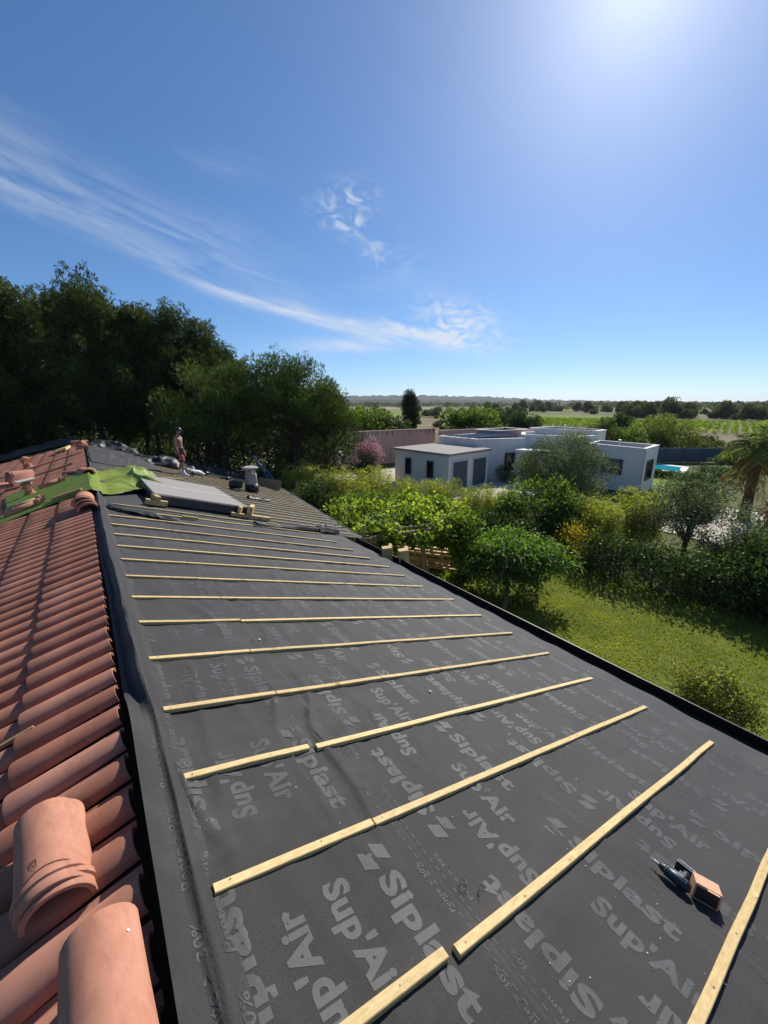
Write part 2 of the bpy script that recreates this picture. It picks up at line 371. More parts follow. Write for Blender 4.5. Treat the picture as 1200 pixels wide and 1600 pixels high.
M_pv = simple('solar_cells', (0.025, 0.03, 0.05), 0.12, 0.6, var=0.1, sc=1, bump=0.0)
M_water = new_mat('pool_water'); principled(M_water, (0.02, 0.42, 0.55), 0.08, 0.5, 0, noise(M_water, 3, 3, 0.5), 0.1, 0.01)
M_paving = simple('pale_paving', (0.50, 0.44, 0.36), 0.9, 0.1, var=0.2, sc=1.2)
M_fence = simple('anthracite_fence', (0.085, 0.095, 0.115), 0.6, 0.3, var=0.08)
M_bark = simple('bark', (0.075, 0.052, 0.038), 0.95, 0.1, var=0.45, sc=5, bump=0.7, bd=0.03)
M_bark2 = simple('pale_bark', (0.16, 0.125, 0.095), 0.95, 0.1, var=0.4, sc=6, bump=0.6, bd=0.02)
M_culm = simple('bamboo_culm', (0.26, 0.24, 0.06), 0.5, 0.4, var=0.25, sc=4)
L_pine = leaf_mat('pine_needles', (0.018, 0.030, 0.010), (0.045, 0.066, 0.022), (0.088, 0.115, 0.038), 0.22, 0.06)
L_pine2 = leaf_mat('stone_pine_needles', (0.022, 0.038, 0.010), (0.055, 0.086, 0.022), (0.105, 0.145, 0.042), 0.25, 0.06)
L_cyp = leaf_mat('cypress_foliage', (0.012, 0.022, 0.010), (0.026, 0.042, 0.017), (0.048, 0.07, 0.026), 0.15, 0.04)
L_broad = leaf_mat('broad_leaves', (0.035, 0.062, 0.016), (0.075, 0.125, 0.030), (0.135, 0.20, 0.050), 0.40, 0.06)
L_dark = leaf_mat('dark_leaves', (0.016, 0.030, 0.011), (0.036, 0.062, 0.019), (0.072, 0.115, 0.032), 0.30, 0.08)
L_bamboo = leaf_mat('bamboo_leaves', (0.125, 0.145, 0.030), (0.24, 0.265, 0.058), (0.39, 0.40, 0.115), 0.42, 0.06)
L_olive = leaf_mat('olive_leaves', (0.055, 0.072, 0.042), (0.105, 0.13, 0.078), (0.18, 0.21, 0.14), 0.25, 0.08, (1.2, 1.3, 0.8))
L_peach = leaf_mat('peach_leaves', (0.045, 0.085, 0.018), (0.09, 0.165, 0.034), (0.17, 0.26, 0.058), 0.42, 0.08)
L_vine = leaf_mat('vine_leaves', (0.060, 0.105, 0.018), (0.12, 0.19, 0.034), (0.25, 0.30, 0.055), 0.45, 0.06)
L_yellow = leaf_mat('yellow_leaves', (0.16, 0.12, 0.015), (0.28, 0.21, 0.022), (0.40, 0.32, 0.05), 0.4, 0.05)
L_pinkfl = leaf_mat('pink_blossom', (0.28, 0.15, 0.15), (0.46, 0.27, 0.28), (0.66, 0.42, 0.42), 0.3, 0.03, (1.1, 1.0, 1.0), (1, 1, 1.05))
L_magenta = leaf_mat('magenta_blossom', (0.32, 0.02, 0.09), (0.50, 0.04, 0.15), (0.62, 0.09, 0.24), 0.3, 0.03, (1.1, 1.0, 1.0), (1, 1, 1))
L_grass = leaf_mat('grass_blades', (0.125, 0.15, 0.020), (0.19, 0.22, 0.030), (0.26, 0.285, 0.05), 0.45, 0.04)
L_will = leaf_mat('weeping_leaves', (0.06, 0.08, 0.02), (0.12, 0.15, 0.04), (0.20, 0.23, 0.07), 0.35, 0.05)
L_palm = leaf_mat('palm_leaves', (0.050, 0.075, 0.020), (0.095, 0.135, 0.034), (0.19, 0.22, 0.07), 0.35, 0.08)
L_dry = leaf_mat('dead_fronds', (0.10, 0.065, 0.03), (0.18, 0.12, 0.06), (0.26, 0.18, 0.09), 0.25, 0.05)
L_scrub = leaf_mat('scrub_leaves', (0.042, 0.052, 0.034), (0.085, 0.098, 0.060), (0.14, 0.155, 0.095), 0.25, 0.03)
L_bush = leaf_mat('pale_bush_leaves', (0.085, 0.10, 0.032), (0.15, 0.17, 0.056), (0.27, 0.275, 0.11), 0.40, 0.06)
# ================================================================== SETTING
def polar(a, D): return (D * math.sin(R(a)), D * math.cos(R(a)))
M_ground = new_mat('ground_earth')
_a = noise(M_ground, 0.012, 6, 0.6); _b = noise(M_ground, 0.35, 6, 0.65); _d = noise(M_ground, 0.05, 5, 0.6)
_m = _a * 0.45 + _b * 0.2 + _d * 0.35
_c = ramp(M_ground, _m, [(0.34, (0.062, 0.082, 0.028)), (0.46, (0.12, 0.13, 0.048)), (0.54, (0.19, 0.165, 0.085)), (0.66, (0.25, 0.205, 0.125))])
principled(M_ground, _c, 0.95, 0.05, 0, _b, 0.4, 0.08)
def field_mat(name, a, b, sc=0.25, st=(1, 1, 1)):
    m = new_mat(name); f = noise(m, sc, 7, 0.68, 0.4, stretch=st)
    return principled(m, ramp(m, f, [(0.3, a), (0.7, b)]), 0.95, 0.05, 0, noise(m, 2.0, 4, 0.6), 0.4, 0.08)
M_meadow = field_mat('green_meadow', (0.13, 0.175, 0.038), (0.21, 0.245, 0.062), 0.03)
M_dry = field_mat('dry_grass', (0.13, 0.12, 0.062), (0.26, 0.215, 0.125), 0.06)
M_straw = field_mat('straw_field', (0.25, 0.205, 0.125), (0.38, 0.32, 0.21), 0.05)
M_lawn = field_mat('lawn_soil', (0.105, 0.125, 0.020), (0.15, 0.168, 0.03), 1.4)
M_lawn2 = field_mat('neighbour_lawn', (0.13, 0.185, 0.03), (0.19, 0.25, 0.05), 0.6)
M_hill = new_mat('wooded_hill')
_c = ramp(M_hill, noise(M_hill, 0.02, 8, 0.7), [(0.3, (0.022, 0.030, 0.016)), (0.55, (0.05, 0.062, 0.03)), (0.75, (0.13, 0.125, 0.07))])
principled(M_hill, _c, 0.95, 0.05)

# ground: fine near, one sheet to the horizon
rad = [0, 15, 30, 60, 120, 240, 500, 1000, 2000, 4000, 8000]
V = [(0, 0, -0.03)]; F = []
NA = 48
for r in rad[1:]:
    V += [(r * math.cos(2 * math.pi * k / NA), r * math.sin(2 * math.pi * k / NA), -0.03) for k in range(NA)]
F += [(0, 1 + k, 1 + (k + 1) % NA) for k in range(NA)]
for i in range(len(rad) - 2):
    a, b = 1 + i * NA, 1 + (i + 1) * NA
    F += [(a + k, b + k, b + (k + 1) % NA, a + (k + 1) % NA) for k in range(NA)]
mb = MB(); mb.add(V, F); tag(mb.build('ground', M_ground), kind='structure')
def sheet(name, poly, z, mat, thick=0.0):
    mb = MB(); n = len(poly)
    mb.add([(x, y, z) for x, y in poly], [tuple(range(n))]); return tag(mb.build(name, mat), kind='structure')
sheet('lawn', [(4.6, -9), (16.2, -9), (15.8, 0), (15.0, 5), (14.6, 8.5), (12.8, 12), (11.5, 14), (7, 14.5), (4.6, 9)], 0.0, M_lawn)
sheet('meadow', [polar(a, d) for a, d in [(29, 200), (48, 205), (52, 430), (27, 470)]], 0.05, M_meadow)
sheet('dry_field', [polar(a, d) for a, d in [(36, 90), (49, 88), (50, 190), (35, 185)]], 0.05, M_dry)
sheet('straw_field', [polar(a, d) for a, d in [(50, 125), (66, 118), (67, 175), (51, 185)]], 0.06, M_straw)
sheet('meadow', [polar(a, d) for a, d in [(51, 192), (66, 182), (67, 255), (51, 275)]], 0.05, M_meadow)
sheet('dry_field', [polar(a, d) for a, d in [(69, 68), (86, 64), (85, 112), (67, 118)]], 0.05, M_dry)
sheet('straw_field', [polar(a, d) for a, d in [(66, 121), (90, 120), (90, 205), (66, 180)]], 0.04, M_dry)
sheet('meadow', [polar(a, d) for a, d in [(55, 460), (80, 420), (82, 640), (54, 700)]], 0.06, M_meadow)
sheet('straw_field', [polar(a, d) for a, d in [(28, 520), (44, 500), (45, 760), (28, 800)]], 0.06, M_straw)

def hill(D, depth, a0, a1, hfun, amp, step, seed):
    A = np.arange(a0, a1, step); prof = np.array([0, 0.35, 0.7, 0.92, 1.0, 0.8, 0.3]); rr = np.linspace(0, 1, 7)
    V = []
    for j, (p, q) in enumerate(zip(prof, rr)):
        d = D + depth * q
        h = np.array([hfun(a) for a in A]) * p
        bump = (fbm(A / step * 0.23, np.full(len(A), j * 3.7), seed, 4) - 0.45) * amp * (0.25 + p)
        h = np.maximum(h + bump, 0) if j not in (0, 6) else h * 0 - 0.5
        V.append(np.stack([d * np.sin(np.radians(A)), d * np.cos(np.radians(A)), h], 1))
    V = np.array(V); nu, nv = V.shape[:2]
    return link('hill', nmesh('hill', V.reshape(-1, 3), quads=grid_quads(nu, nv), mats=M_hill))
def hA(a): return 6 + 62 * np.interp(a, [18, 28, 40, 50, 58, 66, 76, 95], [0.95, 0.9, 1.05, 0.85, 0.42, 0.22, 0.10, 0.10])
def hB(a): return 4 + 22 * np.interp(a, [18, 34, 46, 56, 64, 72, 84, 95], [0.5, 0.8, 0.75, 0.6, 0.52, 0.30, 0.42, 0.5])
tag(hill(2900, 700, 14, 96, hA, 22, 0.10, 3), kind='structure')
tag(hill(1500, 400, 14, 96, hB, 12, 0.14, 9), kind='structure')

# haze: even pale air round camera and scene
mb = MB(); mb.box((0, 0, 49), (16400, 16400, 102))
M_haze = new_mat('haze_air'); pv_ = nd(M_haze, 'ShaderNodeVolumePrincipled'); pv_.inputs['Color'].default_value = (0.80, 0.88, 1.0, 1)
pv_.inputs['Density'].default_value = 0.00008; pv_.inputs['Anisotropy'].default_value = 0.2
_o = nd(M_haze, 'ShaderNodeOutputMaterial'); M_haze.node_tree.links.new(pv_.outputs[0], _o.inputs['Volume'])
hz = mb.build('haze', M_haze); tag(hz, kind='stuff')

# ================================================================== OWN HOUSE
SL = R(17.3); CS, SN = math.cos(SL), math.sin(SL)
RX, RZ = -0.05, 4.414
def rp(s, y, off=0.0):                                 # point on the stripped right-hand slope
    s = np.asarray(s, float); y = np.asarray(y, float); off = np.asarray(off, float)
    return np.stack(np.broadcast_arrays(RX + s * CS + SN * off, y, RZ - s * SN + CS * off), -1)
def lp(s, y, off=0.0):                                 # point on the tiled left-hand slope
    s = np.asarray(s, float); y = np.asarray(y, float); off = np.asarray(off, float)
    return np.stack(np.broadcast_arrays(-0.085 - s * CS - SN * off, y, 4.43 - s * SN + CS * off), -1)
ROT_R = Matrix(((CS, 0, SN), (0, 1, 0), (-SN, 0, CS)))     # local x downslope, y along the ridge, z off the slope
ROT_L = Matrix(((CS, 0, -SN), (0, 1, 0), (SN, 0, CS)))
house = empty('house', (0.5, 10, 0), 'low house being re-roofed, tiles on one slope and bare grey underlay on the other', 'house')
mb = MB()
mb.prism([(-4.0, -1.2), (4.3, -1.2), (4.3, 9.2), (5.4, 9.2), (6.6, 20), (-3.2, 21)], -0.03, 1.6)
mb.prism([(-3.9, -1.1), (4.2, -1.1), (4.25, 8.7), (4.3, 20), (-3.2, 21)], 1.6, 2.95)
mb.build('wall', M_wall_own, house)
mb = MB()
for f_, t in ((rp, 0), (lp, 0)):
    e = 5.0 if f_ is rp else 4.6
    P = [f_(0, -1.3, -0.06), f_(e, -1.3, -0.06), f_(e, 8.8, -0.06), f_(e, 21.5, -0.06), f_(0, 23.5, -0.06)]
    Q = [f_(0, -1.3, -0.09), f_(e, -1.3, -0.09), f_(e, 8.8, -0.09), f_(e, 21.5, -0.09), f_(0, 23.5, -0.09)]
    mb.add(P + Q, [(0, 1, 2, 3, 4), (9, 8, 7, 6, 5), (0, 5, 6, 1), (1, 6, 7, 2), (2, 7, 8, 3), (3, 8, 9, 4)])
mb.build('roof_boarding', M_deck, house)

# --- underlay sheets
LAPS = [-0.02, 1.10, 2.22, 3.34, 4.46]
def eave_s(y): return np.where(y < 8.9, (4.93 + 0.028 * y - RX) / CS, (5.95 + (y - 8.95) * 0.19 - RX) / CS)
def felt_h(s, y):
    sag = -0.010 * np.sin(np.pi * (y - 0.10) / 0.611) ** 2 * np.clip(s * 3, 0, 1)
    und = 0.014 * (fbm(s * 1.6, y * 1.3, 11, 3) - 0.5) + 0.0070 * (ridged(s * 3.1 + y * 0.8, y * 1.7 - s * 0.6, 13) ** 3 + ridged(s * 4.3 - y * 0.5, y * 1.1, 14) ** 4)
    def crease(s0, y0, ang, ws, wy, n, amp, seed):
        c, q = math.cos(ang), math.sin(ang); a = (s - s0) * c - (y - y0) * q; b = (s - s0) * q + (y - y0) * c
        r = ridged(a * n + 0.6 * vn(b * 2.0, a * 2.0, seed), b * 0.7, seed) ** 4 + 0.45 * ridged(a * n * 2.3 + 0.8 * vn(b * 3.0, a * 3.0, seed + 1), b * 1.1, seed + 2) ** 4
        return amp * r * np.exp(-(a / ws) ** 2 - (b / wy) ** 2)
    cr = crease(1.02, 2.0, 0.10, 0.20, 0.75, 4.5, 0.030, 21) + crease(1.55, 1.75, 0.42, 0.40, 0.55, 3.4, 0.022, 27) \
       + crease(0.15, 1.95, -0.25, 0.22, 0.55, 4.0, 0.028, 31) + crease(0.95, 4.1, -0.35, 0.45, 0.5, 3.2, 0.020, 35) \
       + crease(1.9, 1.0, 0.2, 0.5, 0.6, 3, 0.012, 41) + crease(4.7, 2.2, 0.04, 0.25, 3.0, 3.5, 0.016, 45) \
       + crease(2.6, 4.5, 0.3, 1.3, 1.5, 2.5, 0.015, 49) + crease(3.3, 2.2, 0.15, 1.0, 1.2, 2.6, 0.013, 53) \
       + crease(0.10, 3.5, 0.0, 0.12, 3.0, 5, 0.014, 59)
    return sag + und + cr
def sheet_off(k, s, y):
    lo, hi = LAPS[k], (LAPS[k + 1] if k + 1 < len(LAPS) else 6.0)
    return 0.010 + 0.006 * np.clip((s - lo + 0.12) / (hi - lo + 0.12), 0, 1) + felt_h(s, y)
sheets = []; GRID = []
for k, lo in enumerate(LAPS):
    last = k == len(LAPS) - 1
    ys = np.arange(-1.3, 8.95, 0.025); t = np.linspace(0, 1, 52)
    Y, T = np.meshgrid(ys, t, indexing='ij')
    lo2 = lo - 0.1 if k else 0.06
    hi = eave_s(Y) if last else LAPS[k + 1] + 0.006 * (fbm(Y * 2, Y * 0, 60 + k) - 0.5) + 0.02 * (fbm(Y * 0.3, Y * 0, 70 + k) - 0.5)
    S_ = lo2 + (hi - lo2) * T
    O_ = sheet_off(k, S_, Y)
    if last: O_ = O_ - 0.03 * np.clip((T - 0.93) / 0.07, 0, 1) ** 2
    V = rp(S_, Y, O_); GRID.append((lo2, hi if last else hi[:, :1], O_))
    o = link('underlay_sheet', nmesh('underlay_sheet', V.reshape(-1, 3), quads=grid_quads(*Y.shape), mats=M_felt, smooth=True), house)
    md = o.modifiers.new('t', 'SOLIDIFY'); md.thickness = 0.0015; md.offset = 1
    sheets.append(o)
FAR_LAPS = [0.06, 1.12, 2.25, 3.36, 4.48, 5.60, 9.0]
for k in range(6):
    ys = np.arange(8.9, 22.6, 0.09); t = np.linspace(0, 1, 16); Y, T = np.meshgrid(ys, t, indexing='ij')
    e = eave_s(Y); S_ = np.minimum(FAR_LAPS[k] - (0.1 if k else 0) + (FAR_LAPS[k + 1] - FAR_LAPS[k] + (0.1 if k else 0)) * T, e)
    S_ = np.minimum(S_, 0.2 + (23.2 - Y) * 7)
    O_ = 0.012 + 0.005 * T + 0.02 * (fbm(S_ * 1.3, Y * 1.3, 5) - 0.5)
    V = rp(S_, Y, O_)
    o = link('underlay_sheet', nmesh('underlay_sheet', V.reshape(-1, 3), quads=grid_quads(*Y.shape), mats=M_felt, smooth=True), house)

# --- printed lettering
def bilin(A, u, v):
    u = np.clip(u, 0, A.shape[0] - 1.001); v = np.clip(v, 0, A.shape[1] - 1.001); i = u.astype(int); j = v.astype(int)
    sh = (-1,) + (1,) * (A.ndim - 2); fu = (u - i).reshape(sh); fv = (v - j).reshape(sh)
    return A[i, j] * (1 - fu) * (1 - fv) + A[i + 1, j] * fu * (1 - fv) + A[i, j + 1] * (1 - fu) * fv + A[i + 1, j + 1] * fu * fv
def on_sheet(k, S_, Y_):                               # height of the real sheet mesh under a printed point
    lo2, hi, O_ = GRID[k]; u = (Y_ + 1.3) / 0.025; h_ = hi[np.clip(u.astype(int), 0, len(hi) - 1), -1]
    return bilin(O_, u, (S_ - lo2) / (h_ - lo2) * (O_.shape[1] - 1)).ravel()
def text2d(body, length, cap, bold=0.042, cell=0.045, space=1.06):
    cu = bpy.data.curves.new('t', 'FONT'); cu.body = body; cu.size = 1.0; cu.offset = bold; cu.space_character = space; cu.resolution_u = 3
    ob = bpy.data.objects.new('t', cu); COL.objects.link(ob)
    dg = bpy.context.evaluated_depsgraph_get(); me = bpy.data.meshes.new_from_object(ob.evaluated_get(dg))
    bpy.data.objects.remove(ob); bpy.data.curves.remove(cu)
    bm = bmesh.new(); bm.from_mesh(me); bpy.data.meshes.remove(me)
    bmesh.ops.remove_doubles(bm, verts=bm.verts, dist=1e-4)
    xs = [v.co.x for v in bm.verts]; x0, x1 = min(xs), max(xs)
    for v in bm.verts: v.co = ((v.co.x - x0) / (x1 - x0) * length, v.co.y / 0.70 * cap, 0)
    ysz = [v.co.y for v in bm.verts]
    if cell:
        for ax, a, b in ((0, 0, length), (1, min(ysz), max(ysz))):
            q = a + cell
            while q < b:
                co = [0, 0, 0]; no = [0, 0, 0]; co[ax] = q; no[ax] = 1
                bmesh.ops.bisect_plane(bm, geom=bm.verts[:] + bm.edges[:] + bm.faces[:], plane_co=co, plane_no=no, dist=1e-5); q += cell
    bmesh.ops.triangulate(bm, faces=bm.faces); bm.verts.index_update()
    V = np.array([v.co[:2] for v in bm.verts]); T = np.array([[v.index for v in f.verts] for f in bm.faces]); bm.free()
    return V, T
def poly2d(*polys):
    V = []; T = []
    for p in polys:
        b = len(V); V += p; T += [(b, b + i, b + i + 1) for i in range(1, len(p) - 1)]
    return np.array(V), np.array(T)
def join2d(*parts):
    V = []; T = []; b = 0
    for v, t in parts: V.append(v); T.append(t + b); b += len(v)
    return np.concatenate(V), np.concatenate(T)
BIG = 0.108
t_sip = text2d('Siplast', 0.535, BIG)
t_sup = text2d("Sup'Air", 0.465, BIG)
hh = BIG
logo = poly2d([(0.0, hh * 0.42), (0.035, hh * 1.05), (0.115, hh * 1.05), (0.08, hh * 0.42)][::-1] and [(0.0, 0.40 * hh), (0.075, 0.40 * hh), (0.105, 1.06 * hh), (0.03, 1.06 * hh)],
              [(0.02, -0.30 * hh), (0.095, -0.30 * hh), (0.125, 0.30 * hh), (0.05, 0.30 * hh)])
t_sip = join2d(logo, (t_sip[0] + [0.15, 0], t_sip[1]))
t_pente = text2d('Pente > 30%', 0.24, 0.024, bold=0.010, cell=0.06)
dash = poly2d(*[[(x, 0), (x + 0.024, 0), (x + 0.024, 0.005), (x, 0.005)] for x in np.arange(0, 0.9, 0.045)])
PER = 0.92
def put(acc, tm, s, y, fwd, fs, B=BIG * 0.5):
    V, T = tm; b = sum(len(a) for a in acc[0])
    if fwd: S_, Y_ = s + V[:, 1] - B, y - V[:, 0]
    else: S_, Y_ = s - V[:, 1] + B, y + V[:, 0]
    acc[0].append(fs(S_, Y_)); acc[1].append(T + b)
phase = [(0, 0, 0, 0), (0.42, 0.05, 0.30, 0.62), (0.15, 0.7, 0.55, 0.2), (0.6, 0.3, 0.1, 0.8), (0.3, 0.1, 0.6, 0.5)]
for k in range(5):
    acc = ([], []); s0 = LAPS[k]; ph = phase[k]
    fs = lambda S_, Y_, k=k: rp(S_, Y_, on_sheet(k, S_, Y_) + 0.0011)
    smax = 5.05
    for j in range(-2, 10):
        yb = j * PER
        if not (-1.0 < yb < 8.0): continue
        rows = [(t_sip, 0.20, 1.30 + yb - 0.65 + ph[0], False), (t_sup, 0.43, 0.65 + yb + ph[1], False),
                (t_sup, 0.66, 1.14 + yb + ph[2], True), (t_sip, 0.90, 1.21 + yb + ph[3], True)]
        for tm, ds, yy, fw in rows:
            if s0 + ds < smax and not (k == 0 and ds == 0.20): put(acc, tm, s0 + ds, yy, fw, fs)
        if k == 0: put(acc, t_sip, s0 + 0.215, 0.60 + yb, False, fs)
        for sd, st_, on in ((1.088, 1.076, k < 4), (0.028, 0.078, k > 0)):
            if not on: continue
            put(acc, dash, s0 + sd, yb, False, fs, 0.0)
            put(acc, t_pente, s0 + st_, yb + 0.35, False, fs, 0.0); put(acc, t_pente, s0 + st_, yb + 0.80, False, fs, 0.0)
    V = np.concatenate(acc[0]); T = np.concatenate(acc[1])
    keep = (V[T][:, :, 1] < 8.8).all(1) & (V[T][:, :, 1] > -1.2).all(1)
    link('printed_lettering', nmesh('printed_lettering', V, tris=T[keep], mats=M_print), sheets[k])['kind'] = 'stuff'

# --- the membrane folded up along the ridge
_q = np.linspace(0, 1, 11)
_nx = np.array([-0.038, -0.033, -0.018, 0.002, 0.025, 0.046, 0.066, 0.084, 0.102, 0.124, 0.165])   # near: lip standing up on the left, small roll on the right
_nz = np.array([0.118, 0.112, 0.088, 0.062, 0.042, 0.032, 0.036, 0.052, 0.044, 0.014, 0.002])
_dx = np.array([-0.060, -0.046, -0.030, -0.012, 0.000, 0.016, 0.040, 0.064, 0.088, 0.116, 0.165])  # farther: flat lip, tall roll with a steep left face
_dz = np.array([0.000, 0.012, 0.016, 0.014, 0.030, 0.085, 0.140, 0.150, 0.095, 0.024, 0.002])
def fold_pos(q, y):
    q = np.asarray(q, float); y = np.asarray(y, float); env = np.sin(np.pi * np.clip(q, 0, 1))
    k = np.clip((y - 2.1) / 0.9 + 0.5 * (vn(y * 1.7, q * 0, 87) - 0.5), 0, 1); k = k * k * (3 - 2 * k)
    def sm(a): return (np.interp(q - 0.045, _q, a) + np.interp(q, _q, a) * 2 + np.interp(q + 0.045, _q, a)) / 4
    hgt = 0.72 + 0.55 * fbm(y * 0.6, y * 0, 81, 3)
    x = sm(_nx) * (1 - k) + sm(_dx) * k + 0.016 * (fbm(y * 1.1, q * 2, 77, 3) - 0.5) * env + 0.022 * (vn(y * 0.7, q * 0, 88) - 0.5)
    z = (sm(_nz) * (1 - k) + sm(_dz) * k) * hgt + (0.007 + 0.012 * k) * (ridged(q * 5 + y * 0.5, y * 2.2, 85) + 0.6 * ridged(q * 7 - y * 0.9, y * 4.1, 89) - 0.8) * env
    base = RZ + 0.016 - np.clip(x - RX, 0, 1) * (SN / CS)
    return np.stack([x, y, base + z], -1)
ys = np.arange(-1.0, 9.7, 0.022); qs = np.linspace(0, 1, 64); Y, Q = np.meshgrid(ys, qs, indexing='ij')
FP = fold_pos(Q, Y); fold = link('ridge_membrane', nmesh('ridge_membrane', fold_pos(Q, Y).reshape(-1, 3), quads=grid_quads(*Y.shape), mats=M_felt, smooth=True), house)
tag(fold, 'grey underlay folded up into a loose roll along the ridge')
acc = ([], [])
def fold_text(tm, q0, y0, sc):
    V, T = tm; q = q0 - V[:, 1] * sc; y = y0 + V[:, 0]; b = sum(len(a) for a in acc[0]); e = 1e-3
    S = lambda qq, yy: bilin(FP, (yy + 1.0) / 0.022, qq * 63)
    P = S(q, y); N = np.cross(S(q + 0.02, y) - P, S(q, y + 0.03) - P); N = unit(N); N *= np.sign(N[:, 2:3] + 1e-9)
    acc[0].append(P + N * 0.0012); acc[1].append(T + b)
t_pb = text2d('Pente > 30%', 0.40, 0.040, bold=0.022, cell=0.012)
for j in range(-1, 14):
    fold_text(t_pb, 0.62, 0.80 + j * 0.52, 4.0)
    for i in range(12): fold_text(poly2d([(0, 0), (0.022, 0), (0.022, 0.004), (0, 0.004)]), 0.68, 0.80 + j * 0.52 + i * 0.0433, 4.0)
    if j < 4: fold_text(t_pb, 0.97, 0.55 + j * 0.52, 2.8)
link('printed_lettering', nmesh('printed_lettering', np.concatenate(acc[0]), tris=np.concatenate(acc[1]), mats=M_print), fold)['kind'] = 'stuff'

# --- battens, nailed in two lengths per line
def batten(s0, s1, y0, y1, w=0.040, h=0.026, off=0.018, seed=0, nails=True, mat=None, parent=house, name='batten'):
    g = np.random.default_rng(seed); n = max(3, int((s1 - s0) / 0.35)); t = np.linspace(0, 1, n)
    S_ = s0 + (s1 - s0) * t; Y_ = y0 + (y1 - y0) * t + np.concatenate([[0], g.normal(0, 0.0016, n - 2), [0]]); H = g.normal(0, 0.0012, n)
    c = 0.003; prof = [(-w / 2, 0), (-w / 2, h - c), (-w / 2 + c, h), (w / 2 - c, h), (w / 2, h - c), (w / 2, 0)]
    V = []; F = []; mi = []
    for i in range(n):
        V += [rp(S_[i], Y_[i] + a, off + b + H[i]) for a, b in prof]
    for i in range(n - 1):
        for k in range(6): F.append((i * 6 + k, i * 6 + (k + 1) % 6, (i + 1) * 6 + (k + 1) % 6, (i + 1) * 6 + k))
    F += [(0, 1, 2, 3, 4, 5), tuple(reversed(range((n - 1) * 6, n * 6)))]
    mb = MB(); mb.add(V, F)
    if nails:
        for q in np.arange(s0 + 0.05, s1, 0.42):
            j = g.normal(0, 0.008); yy = np.interp(q, S_, Y_); tt = off + h + 0.0008
            mb.add([rp(q + 0.0042 * math.cos(a) + j, yy + 0.0042 * math.sin(a) + j * 0.6, tt) for a in np.arange(0, 6.28, 1.0472)], [tuple(range(6))], 1)
    return mb.build(name, [mat or M_wood, M_nail], parent)
LINES = [0.085, 0.70, 1.29, 1.88, 2.465, 3.10, 3.72, 4.31, 4.935, 5.54, 6.13, 6.74, 7.36, 8.02]
ENDS = [4.50, 4.40, 4.40, 4.40, 4.47, 4.50, 4.56, 4.62, 4.48, 4.52, 4.58, 4.50, 4.45, 4.42]
DY = [0, -.01, -.02, -.03, -.01, -.05, -.05, .01, 0, -.02, -.05, -.1, -.12, -.1]
def xs_(x): return (x - RX) / CS
for i, y in enumerate(LINES):
    jx = 0.84 + (0.1 if i in (6, 7) else 0) + random.Random(i).uniform(-0.03, 0.03)
    gap = 0.022 if i in (1, 3) else 0.004
    dyj = 0.012 if i in (1, 3, 6) else 0.003
    batten(xs_(0.125 if i else 0.5), xs_(jx - gap), y + dyj, y + dyj * 0.5, seed=i)
    batten(xs_(jx + gap), xs_(ENDS[i]), y - dyj, y + DY[i], seed=i + 50)
for i in range(27):
    y = 8.62 + i * 0.475; e = 5.6 + (y - 8.95) * 0.19 if y > 9.0 else 4.4
    if 9.4 < y < 12.6: batten(xs_(3.05), xs_(e), y, y + 0.05, seed=200 + i, nails=False); continue
    s0 = 0.25 if y < 15 else (1.4 if y < 19 else 2.9)
    j = 2.4 + random.Random(i).uniform(-0.5, 0.8)
    batten(xs_(s0), xs_(j - 0.01), y, y + 0.02, seed=200 + i, nails=False); batten(xs_(j + 0.01), xs_(e), y + 0.02, y + 0.05, seed=260 + i, nails=False)

# --- black gutter along the eave
def gutter(y0, y1, fx, fz):
    prof = [(0.00, 0.0), (0.015, -0.10), (0.06, -0.13), (0.20, -0.13), (0.235, -0.10), (0.245, 0.02), (0.262, 0.02), (0.252, -0.115), (0.21, -0.148), (0.05, -0.148), (0.0, -0.115), (-0.012, 0.0)]
    V = []; n = 24
    for i in range(n):
        y = y0 + (y1 - y0) * i / (n - 1)
        V += [(fx(y) + a, y, fz(y) + b) for a, b in prof]
    m = len(prof); F = [(i * m + k, i * m + (k + 1) % m, (i + 1) * m + (k + 1) % m, (i + 1) * m + k) for i in range(n - 1) for k in range(m)]
    F += [tuple(range(m)), tuple(reversed(range((n - 1) * m, n * m)))]
    mb = MB(); mb.add(V, F); return mb.build('gutter', M_gut, house)
gutter(-1.3, 8.6, lambda y: 4.93 + 0.028 * y - 0.02, lambda y: RZ - (4.93 + 0.028 * y - RX) * SN / CS - 0.015)
mb = MB()
for y0, y1, f in ((-1.3, 8.85, lambda y: 4.90 + 0.028 * y),):
    mb.add([(f(y0) - 0.03, y0, 2.86), (f(y1) - 0.03, y1, 2.76), (f(y1) - 0.03, y1, 2.5), (f(y0) - 0.03, y0, 2.5), (f(y0) - 0.06, y0, 2.86), (f(y1) - 0.06, y1, 2.76), (f(y1) - 0.06, y1, 2.5), (f(y0) - 0.06, y0, 2.5)],
           [(0, 1, 2, 3), (7, 6, 5, 4), (0, 4, 5, 1), (3, 2, 6, 7)])
mb.build('fascia', M_wood2, house)

